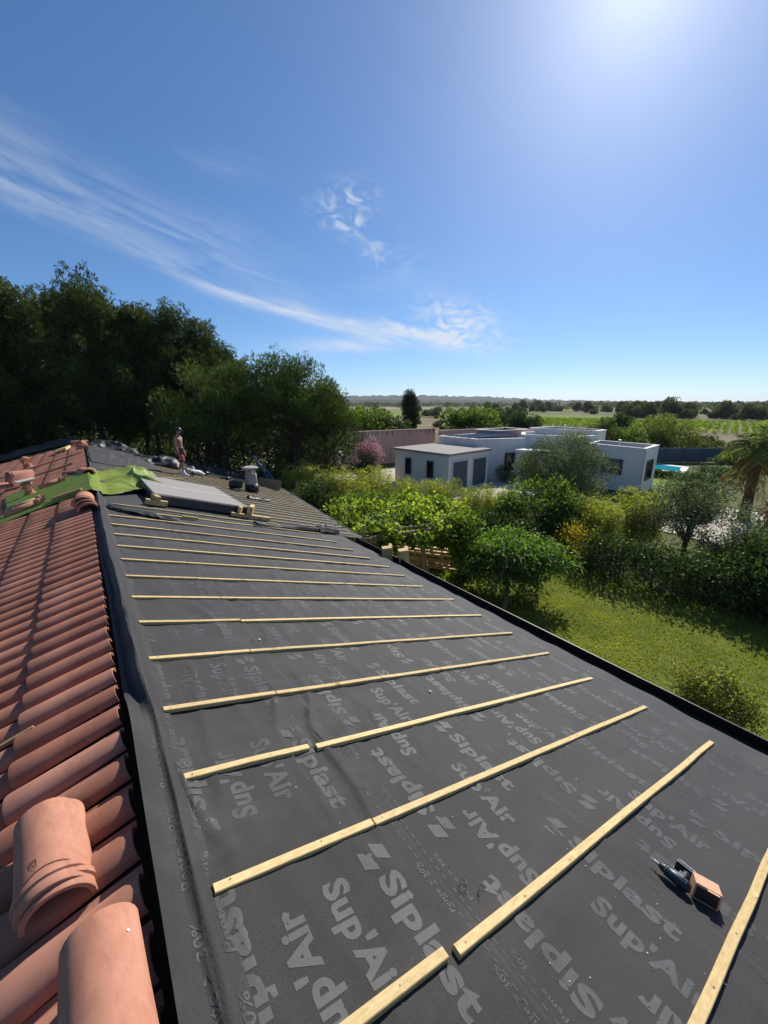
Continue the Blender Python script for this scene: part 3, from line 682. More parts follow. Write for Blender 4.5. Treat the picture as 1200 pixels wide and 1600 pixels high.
# --- tiles of the left slope
def tile_profile(n, w, h, pan):
    P = [(-w * math.cos(math.pi * k / n), h * math.sin(math.pi * k / n) ** 0.85) for k in range(n + 1)]
    return P + [(w + 0.018, -0.006), (w + 0.048, -0.002)]
TL = 0.505; PITCH = 0.468; TW = 0.2195
V = []; F = []
secs = [(0.0, 0.074, 0.055, 0.0), (0.04, 0.075, 0.056, 0.002), (TL * 0.6, 0.084, 0.064, 0.012), (TL - 0.02, 0.089, 0.069, 0.018), (TL, 0.089, 0.066, 0.018)]
for s_, w, h, dz_ in secs: V += [(-s_, a, b + dz_) for a, b in tile_profile(8, w, h, 0)]
mP = 11
for i in range(len(secs) - 1): F += [(i * mP + k, i * mP + k + 1, (i + 1) * mP + k + 1, (i + 1) * mP + k) for k in range(mP - 1)]
for (base, s_, w, h, dz_) in ((len(secs) - 1, TL, 0.078, 0.056, 0.020), (0, 0.0, 0.064, 0.044, 0.0)):
    b0 = len(V); V += [(-s_ + (0.001 if s_ else -0.001), a, b + dz_ - 0.006) for a, b in tile_profile(8, w, h, 0)]
    F += [(base * mP + k, base * mP + k + 1, b0 + k + 1, b0 + k) for k in range(mP - 1)]
b0 = len(V); V += [(-TL + 0.08, a, b + 0.012) for a, b in tile_profile(8, 0.078, 0.056, 0)]; b1 = b0 - 2 * mP
F += [(b1 + k, b1 + k + 1, b0 + k + 1, b0 + k) for k in range(mP - 1)]
TV = np.array(V); TF = F
mb = MB(); mb.add(V, F); tile_me = mb.mesh('roof_tile', M_tile)
for p_ in tile_me.polygons: p_.use_smooth = True
tile_me.set_sharp_from_angle(angle=R(40)); TF = [tuple(p_.vertices) for p_ in tile_me.polygons]
slots = []
NC = 9
for c in range(NC):
    for j in range(int((25.5 - 0.25) / TW)):
        y = 0.30 + j * TW
        s_ = -0.015 + c * PITCH
        if y > 23.5 + 0.9 * s_: continue
        slots.append((s_, y, c, j))
fwd_ = np.array([math.sin(R(36.29)) * math.cos(R(15)), math.cos(R(36.29)) * math.cos(R(15)), -math.sin(R(15))])
right_ = np.array([math.cos(R(36.29)), -math.sin(R(36.29)), 0])
def seen(s_, y):
    p = lp(s_ + 0.25, y, 0.05) - np.array([0, 0, 6.2]); d = p @ fwd_
    return d > 0.2 and (p @ right_) / d > -1.12
slots = [t for t in slots if seen(t[0], t[1])]
slots.sort(key=lambda t: np.linalg.norm(lp(t[0] + 0.25, t[1]) - np.array([0, 0, 6.2])))
far_V = []; far_v = []
mat_l = np.array(ROT_L)
tilt = Matrix.Rotation(R(0.0), 3, 'Y')
for i, (s_, y, c, j) in enumerate(slots):
    g = random.Random(c * 1000 + j); base = lp(s_ + g.uniform(-0.006, 0.006), y + g.uniform(-0.004, 0.004), 0.004 + g.uniform(-0.002, 0.003))
    rot = ROT_L @ Matrix.Rotation(R(g.uniform(-0.8, 0.8)), 3, 'Z') @ Matrix.Rotation(R(g.uniform(-0.4, 0.4)), 3, 'X')
    if i < 300:
        o = link('roof_tile', tile_me, house)
        o.matrix_parent_inverse = Matrix.Translation(-Vector(house.location)); o.location = base; o.rotation_euler = rot.to_euler()
    else:
        far_V.append(TV @ np.array(rot).T + base); far_v.append(np.full(len(TV), g.random()))
nT = len(far_V); nv_ = len(TV); FV = np.concatenate(far_V)
FQ = (np.array(TF)[None] + (np.arange(nT) * nv_)[:, None, None]).reshape(-1, 4)
me = nmesh('roof_tiles', FV, quads=FQ, mats=M_tile_far, v=np.concatenate(far_v), smooth=True); me.set_sharp_from_angle(angle=R(40))
tag(link('roof_tiles', me, house), kind='stuff')
# ================================================================== THINGS ON THE ROOF
def place(o, P, rot):                                  # stand a thing built in local coordinates on a slope
    o.location = Vector(P); o.rotation_euler = rot.to_euler() if hasattr(rot, 'to_euler') else rot
    return o
def ridge_tile_mesh(name, L=0.44, w=0.105, th=0.012, taper=0.014, collar=True, nseg=14):
    mb = MB(); secs = [(0, 0.0), (0.006, 0.003), (L * 0.5, taper * 0.5), (L - 0.075, taper * 0.85)] + ([(L - 0.07, taper + 0.006), (L - 0.045, taper + 0.008), (L - 0.04, taper * 0.9)] if collar else []) + [(L - 0.004, taper), (L, taper - 0.003)]
    V = []; F = []
    def prof(r): return [(-r * math.cos(math.pi * k / nseg), r * 0.92 * math.sin(math.pi * k / nseg)) for k in range(nseg + 1)]
    m = nseg + 1
    for y, dr in secs: V += [(a, -y, b) for a, b in prof(w + dr)]
    n = len(secs); b0 = len(V)
    for y, dr in secs: V += [(a, -y, b) for a, b in prof(w - th + dr * 0.6)]
    F += [(i * m + k, i * m + k + 1, (i + 1) * m + k + 1, (i + 1) * m + k) for i in range(n - 1) for k in range(m - 1)]
    F += [(b0 + i * m + k, b0 + (i + 1) * m + k, b0 + (i + 1) * m + k + 1, b0 + i * m + k + 1) for i in range(n - 1) for k in range(m - 1)]
    for i in (0, n - 1): F += [(i * m + k, b0 + i * m + k, b0 + i * m + k + 1, i * m + k + 1) for k in range(m - 1)]
    for k in (0, m - 1): F += [(i * m + k, (i + 1) * m + k, b0 + (i + 1) * m + k, b0 + i * m + k) for i in range(n - 1)]
    mb.add(V, F); me = mb.mesh(name, M_ridge, smooth=True); me.set_sharp_from_angle(angle=R(50)); return me
RT = ridge_tile_mesh('ridge_tile')
def ridge_tile(loc, rz, label, rx=0.0, ry=0.0, group='loose ridge tiles', sc=1.0):
    o = link('ridge_tile', RT); o.location = loc; o.rotation_euler = (rx, ry, rz); o.scale = (sc, sc, sc)
    return tag(o, label, 'ridge tile', group)
# two nearest: one nested pair, one single
A0 = lp(0.285, 1.965, 0.115)
ta = ridge_tile(A0, R(6), 'upper of two nested ridge tiles lying near the bottom left, stamped end towards us', R(2.0), sc=0.95)
tb = ridge_tile(lp(0.262, 1.955, 0.085), R(3.5), 'lower ridge tile showing as a rim under the stamped one near the bottom left', R(2.0), sc=0.97)
tc_ = ridge_tile(lp(0.092, 1.30, 0.115), R(1.5), 'single ridge tile cut by the bottom edge, with a white lime splash', R(0.5), R(-5))
# stamp, moulded arc and lime fleck on the pair / single
mb = MB()
def on_tile(a, y, lift=0.0015, r=0.105 + 0.012):
    return (-r * math.cos(a) - lift * math.cos(a), -y, (r * math.sin(a)) * 0.92 + lift)
st = [(1.02 + i * 0.055, 0.30 + j * 0.03) for i in range(2) for j in range(1)]
def patch(mb, a0, a1, y0, y1, lift, r=0.117, n=8, mi=0):
    V = []; F = []
    for i in range(n + 1):
        a = a0 + (a1 - a0) * i / n; V += [on_tile(a, y0, lift, r), on_tile(a, y1, lift, r)]
    mb.add(V, [(2 * i, 2 * i + 1, 2 * i + 3, 2 * i + 2) for i in range(n)], mi)
frame = MB()
for y0, y1, a0, a1 in ((0.285, 0.288, 1.10, 1.32), (0.345, 0.348, 1.10, 1.32), (0.285, 0.348, 1.10, 1.125), (0.285, 0.348, 1.295, 1.32)): patch(frame, a0, a1, y0, y1, 0.002, 0.113)
for q in range(4):
    patch(frame, 1.155, 1.265, 0.293 + q * 0.013, 0.297 + q * 0.013, 0.002, 0.113); patch(frame, 1.155 + 0.08 * (q % 2), 1.18 + 0.08 * (q % 2), 0.293 + q * 0.013, 0.303 + q * 0.013, 0.002, 0.113)
frame.build('maker_stamp', M_ridge_mark, ta, world_verts=False)
arc = MB(); V = []
for i in range(25):
    t = i / 24; a = 0.55 + 1.75 * t; y = 0.352 + 0.035 * (1 - math.sin(math.pi * (0.1 + 0.9 * t)) ** 0.8) - 0.02 * t
    V += [on_tile(a, y, 0.002, 0.1155), on_tile(a, y + 0.006, 0.002, 0.1155)]
arc.add(V, [(2 * i, 2 * i + 1, 2 * i + 3, 2 * i + 2) for i in range(24)]); arc.build('moulded_groove', M_ridge_mark, ta, world_verts=False)
fl = MB(); g = random.Random(3); c0 = (2.45, 0.10)
fl.add([on_tile(c0[0], c0[1], 0.004, 0.108)] + [on_tile(c0[0] + 0.055 * math.cos(q) * g.uniform(0.5, 1.2), c0[1] + 0.006 * math.sin(q) * g.uniform(0.6, 1.3), 0.0025, 0.108) for q in np.arange(0, 6.28, 0.52)], [(0, 1 + k, 1 + (k + 1) % 13) for k in range(13)])
fl.build('lime_splash', M_lime, tc_, world_verts=False)
# nested stack on the ridge by the tarpaulin
for k, (dy_, lab) in enumerate(((0.0, 'bottom'), (0.03, 'middle'), (0.06, 'top'))):
    ridge_tile((-0.16, 8.75 + dy_, 4.47 + 0.05 * k), R(4 - 3 * k), lab + ' ridge tile of the nested stack on the ridge in front of the green tarpaulin', sc=1.35)
ridge_tile((-0.16, 12.9, 4.50), R(12), 'ridge tile lying on the ridge just behind the green tarpaulin', sc=1.3)
ridge_tile((-0.55, 13.3, 4.36), R(62), 'dark side-lying ridge tile sloping down behind the green tarpaulin', R(-6), R(40), sc=1.5)
for k, lab in enumerate(('lowest', 'second', 'third', 'uppermost')):
    ridge_tile(np.array(lp(1.25, 14.6, 0.12)) + np.array([0.0, 0.05 * k, 0.05 * k]), R(-70 + 4 * k), lab + ' tile in the stack on the red tiles left of the tarpaulin', sc=1.25)
for k, (s_, y) in enumerate(((1.72, 14.6), (1.80, 14.75))):
    ridge_tile(lp(s_, y, 0.12 + 0.05 * k), R(-60), ('lower' if k == 0 else 'upper') + ' of the two small tiles beside the tile stack left of the tarpaulin', sc=0.9)
for k, lab in enumerate(('bottom', 'top')):
    ridge_tile(lp(2.3, 16.6, 0.12 + 0.06 * k), R(-55), lab + ' tile of the pale pair at the left picture edge above the roof', sc=1.3)
for k, (y, lab) in enumerate(((20.6, 'nearest'), (21.4, 'second'), (22.2, 'third'), (23.0, 'farthest'))):
    ridge_tile((-0.08 + 0.04 * (k % 2), y + 0.2, 4.47), R(3 - 5 * k), lab + ' ridge tile still bedded at the far end of the ridge', sc=1.35)
ridge_tile((-0.5, 23.1, 4.46), R(80), 'ridge tile lying across the far top of the tiled slope', sc=1.4)

def cowl(name, label, P, rot, sc=1.0):                 # terracotta chimney lantern: base, four posts, cap
    e = empty(name, P, label, 'chimney pot', 'terracotta chimney lanterns'); e.rotation_euler = rot; e.scale = (sc, sc, sc)
    mb = MB(); mb.tube([(0, 0, 0), (0, 0, 0.03), (0, 0, 0.05), (0, 0, 0.16)], [0.17, 0.17, 0.14, 0.135], 16); mb.build('base', M_ridge, e, world_verts=False)
    for k in range(6):
        a = k * math.pi / 3; m2 = MB(); m2.box((0.115 * math.cos(a), 0.115 * math.sin(a), 0.25), (0.05, 0.035, 0.19), Matrix.Rotation(a, 3, 'Z')); m2.build('post', M_ridge, e, world_verts=False, bevel=0.006)
    mb = MB(); mb.tube([(0, 0, 0.34), (0, 0, 0.36), (0, 0, 0.39), (0, 0, 0.46), (0, 0, 0.48)], [0.15, 0.185, 0.18, 0.06, 0.02], 16); mb.build('cap', M_ridge, e, world_verts=False)
    return e
cowl('chimney_lantern', 'round terracotta chimney lantern standing on the far tiled slope', lp(1.75, 19.3, 0.08), (0, R(-12), 0), 0.85)
cowl('chimney_lantern', 'terracotta chimney lantern with a flat slab cap on the left edge of the tarpaulin', lp(1.12, 12.1, 0.12), (0, R(-8), R(20)), 0.62)
mb = MB(); mb.box((0, 0, 0), (0.34, 0.26, 0.025)); sl_ = mb.build('stone_slab', M_paving, bevel=0.006, world_verts=False)
sl_.location = Vector(lp(1.12, 12.1, 0.12)) + Vector((-0.04, 0, 0.31)); sl_.rotation_euler = (0, R(-8), R(20)); tag(sl_, 'pale flat slab lying on the terracotta lantern beside the tarpaulin', 'slab')
def pot_tube(P, rz, ry, L, r, label, mat):
    e = empty('flue_pipe', P, label, 'flue pipe', 'flue pipes on the tarpaulin'); e.rotation_euler = (0, ry, rz)
    mb = MB(); mb.tube([(0, 0, r), (L * 0.8, 0, r)], r, 14); mb.build('pipe', mat, e, True, world_verts=False)
    mb = MB(); mb.tube([(L * 0.8, 0, r), (L * 0.8 + 0.02, 0, r), (L - 0.07, 0, r), (L - 0.06, 0, r), (L, 0, r)], [r * 1.05, r * 1.3, r * 1.3, r * 1.12, r * 1.12], 14); mb.build('socket', M_ridge, e, world_verts=False)
    for k in (0.25, 0.85):
        mb = MB(); mb.tube([(L * k, 0, r), (L * k + 0.03, 0, r)], r * 1.12, 14); mb.build('collar', M_ridge, e, world_verts=False)
    return e
pot_tube(lp(1.35, 10.55, 0.10), R(8), R(-17.3), 0.62, 0.055, 'grey-brown flue pipe lying on the near edge of the tarpaulin', M_wood2)
pot_tube(lp(1.38, 10.15, 0.10), R(8), R(-17.3), 0.66, 0.058, 'terracotta flue pipe with socket, nearest on the tarpaulin edge', M_ridge)
pot_tube(lp(0.95, 12.3, 0.10), R(5), R(-17.3), 0.55, 0.055, 'terracotta flue pipe with socket behind the lantern on the tarpaulin', M_ridge)
# wood lying on the tiles
def plank(label, P, size, rot, mat=None, name='timber_offcut', cat='timber', group='loose timber on the roof', bevel=0.003):
    mb = MB(); mb.box((0, 0, size[2] / 2), size); o = mb.build(name, mat or M_wood, bevel=bevel, world_verts=False); o.location = Vector(P)
    o.rotation_euler = rot.to_euler() if hasattr(rot, 'to_euler') else rot; return tag(o, label, cat, group)
def rl(a): return ROT_L @ Matrix.Rotation(R(a), 3, 'Z')
def rr_(a): return ROT_R @ Matrix.Rotation(R(a), 3, 'Z')
for k, lab in enumerate(('left', 'middle', 'right')):
    plank(lab + ' of the three yellow timber blocks near the far ridge end', lp(0.85 - 0.16 * k, 21.4, 0.10 + 0.01 * k), (0.12, 0.75, 0.10), rl(-12))
plank('long grey lath lying across the far tiled slope from ridge to left edge', lp(1.35, 18.2, 0.09), (2.7, 0.10, 0.04), rl(2), M_wood2)
plank('shorter grey lath on the tiles behind the stacked tiles', lp(0.85, 15.6, 0.09), (1.1, 0.09, 0.04), rl(4), M_wood2)
plank('broken board lying on the tarpaulin near the ridge', lp(0.33, 9.98, 0.13), (0.52, 0.10, 0.05), rl(-6), M_wood2)
plank('thin yellow-green lath lying in a groove of the near tiles', lp(0.78, 2.77, 0.068), (0.75, 0.022, 0.016), rl(1.0), M_wood2)
plank('pale splintered stick lying on the tiles at the left picture edge', lp(0.62, 2.13, 0.11), (0.30, 0.022, 0.018), rl(62), M_wood)
# black felt strip thrown over the far left verge
def cloth(name, label, cat, f, us, vs_, mat, group=None, thick=0.004):
    U_, V_ = np.meshgrid(us, vs_, indexing='ij'); P = f(U_, V_)
    o = link(name, nmesh(name, P.reshape(-1, 3), quads=grid_quads(*U_.shape), mats=mat, smooth=True))
    md = o.modifiers.new('t', 'SOLIDIFY'); md.thickness = thick
    return tag(o, label, cat, group)
cloth('membrane_strip', 'black membrane strip thrown along the far edge of the tiled slope', 'membrane',
      lambda u, v: lp(0.15 + 3.3 * u, 23.4 + 2.9 * u + 0.75 * v, 0.10 + 0.28 * np.sin(np.pi * v) * (0.6 + 0.6 * fbm(u * 6, v * 3, 5)) + 0.1 * fbm(u * 9, v * 4, 7)), np.linspace(0, 1, 50), np.linspace(0, 1, 14), M_black, 'black membrane heaps')
# rumpled membrane over the far right slope
def heap_f(s0, s1, y0, y1, hgt, seed, skew=0.0):
    def f(u, v):
        w = np.sin(np.pi * np.clip(u, 0, 1)) ** 0.35 * np.sin(np.pi * np.clip(v, 0, 1)) ** 0.5
        return rp(s0 + (s1 - s0) * u + 0.15 * (fbm(v * 4, u * 3, seed) - 0.5), y0 + (y1 - y0) * v + skew * u + 0.3 * (fbm(u * 5, v * 3, seed + 3) - 0.5),
                  0.03 + hgt * w * (0.10 + 0.45 * ridged(u * 3.5 + v * 1.3, v * 2.5 - u, seed + 5) ** 2 + 0.45 * ridged(u * 7.5 - v * 2.3, v * 4.5 + u, seed + 6) ** 2 + 0.25 * fbm(u * 7, v * 7, seed + 9)))
    return f
cloth('membrane_sheet', 'dark membrane sheet spread rumpled over the far right slope beside the ridge', 'membrane', heap_f(0.1, 2.3, 16.0, 22.9, 0.16, 100, 0.4), np.linspace(0, 1, 60), np.linspace(0, 1, 70), M_felt, 'black membrane heaps')
cloth('membrane_heap', 'crumpled black membrane heap at the top of the far ridge end', 'membrane', heap_f(0.15, 2.2, 22.2, 23.9, 0.42, 130, -0.6), np.linspace(0, 1, 50), np.linspace(0, 1, 30), M_black, 'black membrane heaps')
cloth('membrane_heap', 'black bundled membrane heap on the roof left of the standing man', 'membrane', heap_f(1.6, 4.0, 19.3, 20.9, 0.42, 150, -0.8), np.linspace(0, 1, 50), np.linspace(0, 1, 30), M_black, 'black membrane heaps')
cloth('membrane_strip', 'black shaded membrane band along the far right verge behind the man', 'membrane', heap_f(3.2, 7.2, 21.0, 22.2, 0.30, 170, -0.9), np.linspace(0, 1, 60), np.linspace(0, 1, 24), M_black, 'black membrane heaps')
def wave_strip(s0, s1, y0, y1, w, lift, seed):
    return lambda u, v: rp(s0 + (s1 - s0) * u, y0 + (y1 - y0) * u + w * (v - 0.5) + 0.05 * (fbm(u * 6, v, seed) - 0.5), 0.035 + lift * np.sin(np.pi * v) * fbm(u * 5, v * 2, seed + 2) + 0.03 * ridged(u * 8, v * 2, seed))
cloth('felt_offcut', 'narrow dark felt offcut lying across the battens below the bucket', 'felt', wave_strip(4.35, 5.15, 13.3, 13.45, 0.32, 0.10, 11), np.linspace(0, 1, 30), np.linspace(0, 1, 10), M_black, 'felt offcuts')
cloth('felt_offcut', 'long felt strip lying across the roof just in front of the eave step', 'felt', wave_strip(2.95, 5.35, 8.72, 8.98, 0.22, 0.16, 17), np.linspace(0, 1, 50), np.linspace(0, 1, 12), M_felt, 'felt offcuts')
cloth('felt_offcut', 'crumpled grey felt end bunched at the eave step', 'felt', wave_strip(4.7, 5.4, 8.95, 9.2, 0.40, 0.30, 23), np.linspace(0, 1, 30), np.linspace(0, 1, 16), M_felt, 'felt offcuts')
cloth('felt_offcut', 'black felt strip under the front edge of the panel stack near the ridge', 'felt', wave_strip(0.2, 1.3, 8.75, 8.15, 0.30, 0.05, 29), np.linspace(0, 1, 30), np.linspace(0, 1, 10), M_black, 'felt offcuts')

# green tarpaulin over the ridge
def tarp_f(u, v):                                      # u 0..1 left edge to right edge, v 0..1 near to far
    xl = -1.62 + 0.1 * np.sin(v * 5); xr = 1.45 + 0.15 * np.sin(v * 6.0)
    x = xl + (xr - xl) * u; right = x > -0.03
    y0 = np.where(right, 9.75 + 1.2 * np.clip(x, 0, 2) ** 1.2, 9.75 - 0.05 * x); y1 = np.where(right, 13.6 + 1.1 * x, 12.9 + 0.15 * np.abs(x))
    y = y0 + (y1 - y0) * v + 0.10 * (fbm(u * 9, v * 4, 200) - 0.5)
    z = np.where(right, RZ - (x - RX) * SN / CS, 4.43 + (x + 0.085) * SN / CS + 0.085)
    z = np.where(np.abs(x + 0.04) < 0.16, np.maximum(z, 4.50 - 0.5 * np.abs(x + 0.04)), z)
    rum = np.clip((x - 0.25) / 0.7, 0, 1)
    ripple = 0.022 * np.sin((y * 2 * np.pi) / 0.22) * (~right) + 0.07 * (ridged(x * 1.5 + y * 0.8, y * 0.6 - x * 0.7, 205) ** 1.5 - 0.3) * right \
        + 0.26 * rum * ridged(x * 1.3 - y * 0.55, y * 0.75 + x * 0.5, 211) ** 2 + 0.05 * rum * ridged(x * 3.0 + y * 0.8, y * 1.4, 213) ** 2
    fold_ = 0.14 * np.exp(-np.abs((y - 12.0 - 0.5 * x) / 0.28)) * rum + 0.06 * np.exp(-((x - 1.2) / 0.18) ** 2)
    return np.stack([x, y, z + 0.025 + ripple + fold_], -1)
cloth('tarpaulin', 'glossy green tarpaulin draped over the ridge, rumpled beside the panel stack', 'tarpaulin', tarp_f, np.linspace(0, 1, 150), np.linspace(0, 1, 120), M_tarp, thick=0.003)

# stack of panels on timber bearers
stackP = [(0.93, 9.6), (2.88, 9.72)]
PW, PL = 2.06, 1.75
for k in range(6):
    e = empty('solar_panel', rp(xs_(0.95), 9.68, 0.055 + 0.037 * k),
              ('pale grey back of the topmost panel in the stack on the roof' if k == 5 else ['lowest', 'second lowest', 'third lowest', 'third uppermost', 'second uppermost'][k] + ' thin dark panel in the stack beside the tarpaulin'),
              'solar panel', 'panels stacked face down on the roof')
    e.rotation_euler = (ROT_R @ Matrix.Rotation(R([0.6, -0.5, 0.2, 0.8, -0.3, 0.4, 0.0][k]), 3, 'Z')).to_euler()
    L_, W_ = 3.1, 2.05
    mb = MB(); mb.box((W_ / 2, L_ / 2, 0.018), (W_ - 0.06, L_ - 0.06, 0.024)); mb.build('backsheet', M_grey_panel if k == 5 else M_dark, e, world_verts=False)
    for (cx_, cy_, sx_, sy_) in ((W_ / 2, 0.015, W_, 0.03), (W_ / 2, L_ - 0.015, W_, 0.03), (0.015, L_ / 2, 0.03, L_ - 0.06), (W_ - 0.015, L_ / 2, 0.03, L_ - 0.06)):
        mb = MB(); mb.box((cx_, cy_, 0.018), (sx_, sy_, 0.036)); mb.build('frame_rail', M_alu if k == 5 else M_frame, e, world_verts=False)
    if k == 5:
        mb = MB(); mb.box((W_ / 2, 1.35, 0.034), (W_ - 0.06, 0.045, 0.010)); mb.build('cross_rail', M_coping, e, world_verts=False)
plank('timber block lying under the near left corner of the panel stack', rp(xs_(1.0), 9.55, 0.042), (0.42, 0.10, 0.11), rr_(3), M_wood)
plank('short batten propped on the block at the left corner of the panels', rp(xs_(0.98), 9.60, 0.155), (0.10, 0.36, 0.09), rr_(8), M_wood)
plank('long timber bearer under the right corner of the panel stack', rp(xs_(2.95), 9.50, 0.042), (0.95, 0.11, 0.08), rr_(-2), M_wood)
plank('upright timber wedge at the right corner of the panel stack', rp(xs_(2.98), 9.66, 0.125), (0.10, 0.50, 0.20), rr_(-24), M_wood)
plank('second wedge board between the panel stack and its bearer', rp(xs_(2.78), 9.74, 0.125), (0.07, 0.48, 0.14), rr_(-30), M_wood)
for k, (x, y, a, l) in enumerate(((1.45, 8.55, 2, 0.30), (3.3, 9.05, -5, 0.25), (2.15, 14.9, 40, 1.0))):
    plank(['little batten offcut on the underlay before the panel stack', 'little batten offcut beside the long bearer', 'bright lath pointing away from the back of the panel stack'][k], rp(xs_(x), y, 0.05), (l, 0.05, 0.03), rr_(a), M_wood)
# crumpled blue-white wrapper
cloth('plastic_wrapper', 'crumpled pale blue plastic wrapper beside the panel bearer', 'wrapper', lambda u, v: rp(xs_(3.2) + 0.2 * u, 9.42 + 0.14 * v, 0.05 + 0.09 * fbm(u * 5, v * 5, 301) * np.sin(np.pi * u) * np.sin(np.pi * v)), np.linspace(0, 1, 12), np.linspace(0, 1, 12), simple('pale_blue_plastic', (0.42, 0.55, 0.72), 0.3, 0.5))

# chimney, bucket, ladder, tools
ch = empty('chimney', (4.95, 15.4, 2.8), 'small round grey rendered chimney with a vented cap, standing on the far underlay', 'chimney')
zc = RZ - (4.95 - RX) * SN / CS
M_conc = simple('rendered_concrete', (0.42, 0.38, 0.35), 0.9, 0.1, var=0.2, sc=5)
mb = MB(); mb.tube([(4.95, 15.4, zc - 0.1), (4.95, 15.4, zc + 0.72), (4.95, 15.4, zc + 0.74)], [0.235, 0.22, 0.22], 20); mb.build('stack', M_conc, ch, True)
mb = MB(); mb.tube([(4.95, 15.4, zc + 0.06), (4.95, 15.4, zc + 0.36)], [0.262, 0.245], 20); mb.build('flashing_collar', M_dark, ch, True)
for k in range(7):
    a = k * 2 * math.pi / 7; mb = MB(); mb.box((4.95 + 0.17 * math.cos(a), 15.4 + 0.17 * math.sin(a), zc + 0.83), (0.06, 0.07, 0.19), Matrix.Rotation(a, 3, 'Z')); mb.build('cap_post', M_conc, ch)
mb = MB(); mb.tube([(4.95, 15.4, zc + 0.92), (4.95, 15.4, zc + 0.95), (4.95, 15.4, zc + 1.0), (4.95, 15.4, zc + 1.03)], [0.25, 0.29, 0.29, 0.22], 20); mb.build('cap', M_conc, ch)
bk = empty('bucket', rp(xs_(4.25), 15.15, 0.05), 'black bucket lying on its side left of the round chimney', 'bucket'); bk.rotation_euler = (0, R(17.3), R(35))
mb = MB(); mb.tube([(0, -0.2, 0.18), (0, 0.14, 0.18), (0, 0.15, 0.18), (0, 0.19, 0.18)], [0.135, 0.165, 0.18, 0.18], 18); mb.build('pail', M_dark, bk, world_verts=False)
mb = MB(); mb.tube([(0.18 * math.cos(t), 0.17 + 0.12 * math.sin(t), 0.18 + 0.02) for t in np.linspace(0, math.pi, 12)], 0.007, 6); mb.build('handle', M_steel, bk, world_verts=False)
mb = MB(); mb.tube([(0, 0.188, 0.18), (0, 0.193, 0.18)], [0.16, 0.16], 18); mb.build('inside', M_label, bk, world_verts=False)
lad = empty('ladder', (7.5, 20.9, 0), 'top of an aluminium and blue ladder leaning behind the round chimney', 'ladder')
M_blue = simple('blue_ladder_rail', (0.05, 0.09, 0.28), 0.4, 0.4)
La, Lb = Vector((9.2, 21.0, 0.0)), Vector((6.9, 20.6, 3.62)); side = Vector((0.12, -0.55, 0)) * 0.42; 
for sgn in (-1, 1):
    mb = MB(); mb.tube([La + side * sgn, Lb + side * sgn], 0.035, 6); mb.build('rail', M_blue, lad)
for k in range(14):
    p = La.lerp(Lb, (k + 0.6) / 14); mb = MB(); mb.tube([p - side, p + side], 0.018, 6); mb.build('rung', M_alu, lad)
plank('broad pale board standing at the far eave behind the round chimney', (6.75, 18.6, 2.20), (0.05, 1.7, 0.55), (0, R(17), R(16)), M_wood2)
plank('upright scaffold board leaning at the far eave by the pine trunk', (7.55, 17.3, 1.6), (0.06, 0.20, 1.15), (R(-14), R(20), R(10)), M_wood2)
def clutter(label, cat, s_, y, kind, name):
    e = empty(name, rp(xs_(s_), y, 0.045), label, cat, 'tools left on the far roof'); e.rotation_euler = rr_(random.Random(label).uniform(0, 180)).to_euler(); return e
e = clutter('white plastic bag of screws left behind the man', 'bag', 3.55, 18.1, 0, 'bag')
g = np.random.default_rng(5); th, ph_ = np.meshgrid(np.linspace(0, np.pi, 12), np.linspace(0, 2 * np.pi, 16, endpoint=False), indexing='ij')
rr0 = 0.75 + 0.5 * fbm(th * 2, ph_ * 1.3, 3)
Pb = np.stack([0.30 * rr0 * np.sin(th) * np.cos(ph_), 0.17 * rr0 * np.sin(th) * np.sin(ph_), 0.10 + 0.10 * rr0 * np.cos(th)], -1)
Fq = [(i * 16 + k, i * 16 + (k + 1) % 16, (i + 1) * 16 + (k + 1) % 16, (i + 1) * 16 + k) for i in range(11) for k in range(16)]
link('sack', nmesh('sack', Pb.reshape(-1, 3), quads=Fq, mats=M_coping, smooth=True), e, False)
mb = MB(); mb.tube([(0.24, 0, 0.13), (0.33, 0.03, 0.17), (0.40, 0.05, 0.15)], [0.05, 0.03, 0.06], 8); mb.build('knot', M_coping, e, world_verts=False)
for k, (x, y, lab) in enumerate(((4.05, 18.6, 'black nail gun lying beyond the white bag'), (4.75, 18.0, 'dark circular saw left on the battens right of the nail gun'), (3.25, 17.35, 'dark drill lying at the heels of the man'))):
    e = clutter(lab, 'power tool', x, y, 0, 'power_tool')
    mb = MB(); mb.tube([(-0.16, 0, 0.10), (-0.14, 0, 0.10), (0.12, 0, 0.10), (0.2, 0, 0.10)], [0.05, 0.075, 0.075, 0.03], 12); mb.build('motor_housing', M_dark, e, True, world_verts=False)
    mb = MB(); mb.box((-0.06, 0.13, 0.08), (0.06, 0.22, 0.05)); mb.build('grip', M_dark, e, bevel=0.01, world_verts=False)
    mb = MB(); mb.box((-0.05, 0.26, 0.08), (0.15, 0.07, 0.08)); mb.build('battery', M_frame, e, bevel=0.01, world_verts=False)
    if k == 1: mb = MB(); mb.tube([(0.05, -0.10, 0.10), (0.05, -0.09, 0.10)], 0.12, 20); mb.build('saw_blade', M_steel, e, world_verts=False)
plank('dark lath lying between the tools behind the panel stack', rp(xs_(4.35), 18.35, 0.045), (0.9, 0.06, 0.04), rr_(-8), M_wood2)

# impact driver, lying on its side on the near underlay
def frame_on_slope(x, y, off, yaw): return rp(xs_(x), y, off), ROT_R @ Matrix.Rotation(R(yaw), 3, 'Z')
P, rot = frame_on_slope(2.155, 0.355, 0.018, -93)
dr = empty('impact_driver', P, 'teal and black cordless impact driver lying on the near underlay', 'impact driver'); dr.rotation_euler = rot.to_euler(); dr.scale = (0.84,) * 3
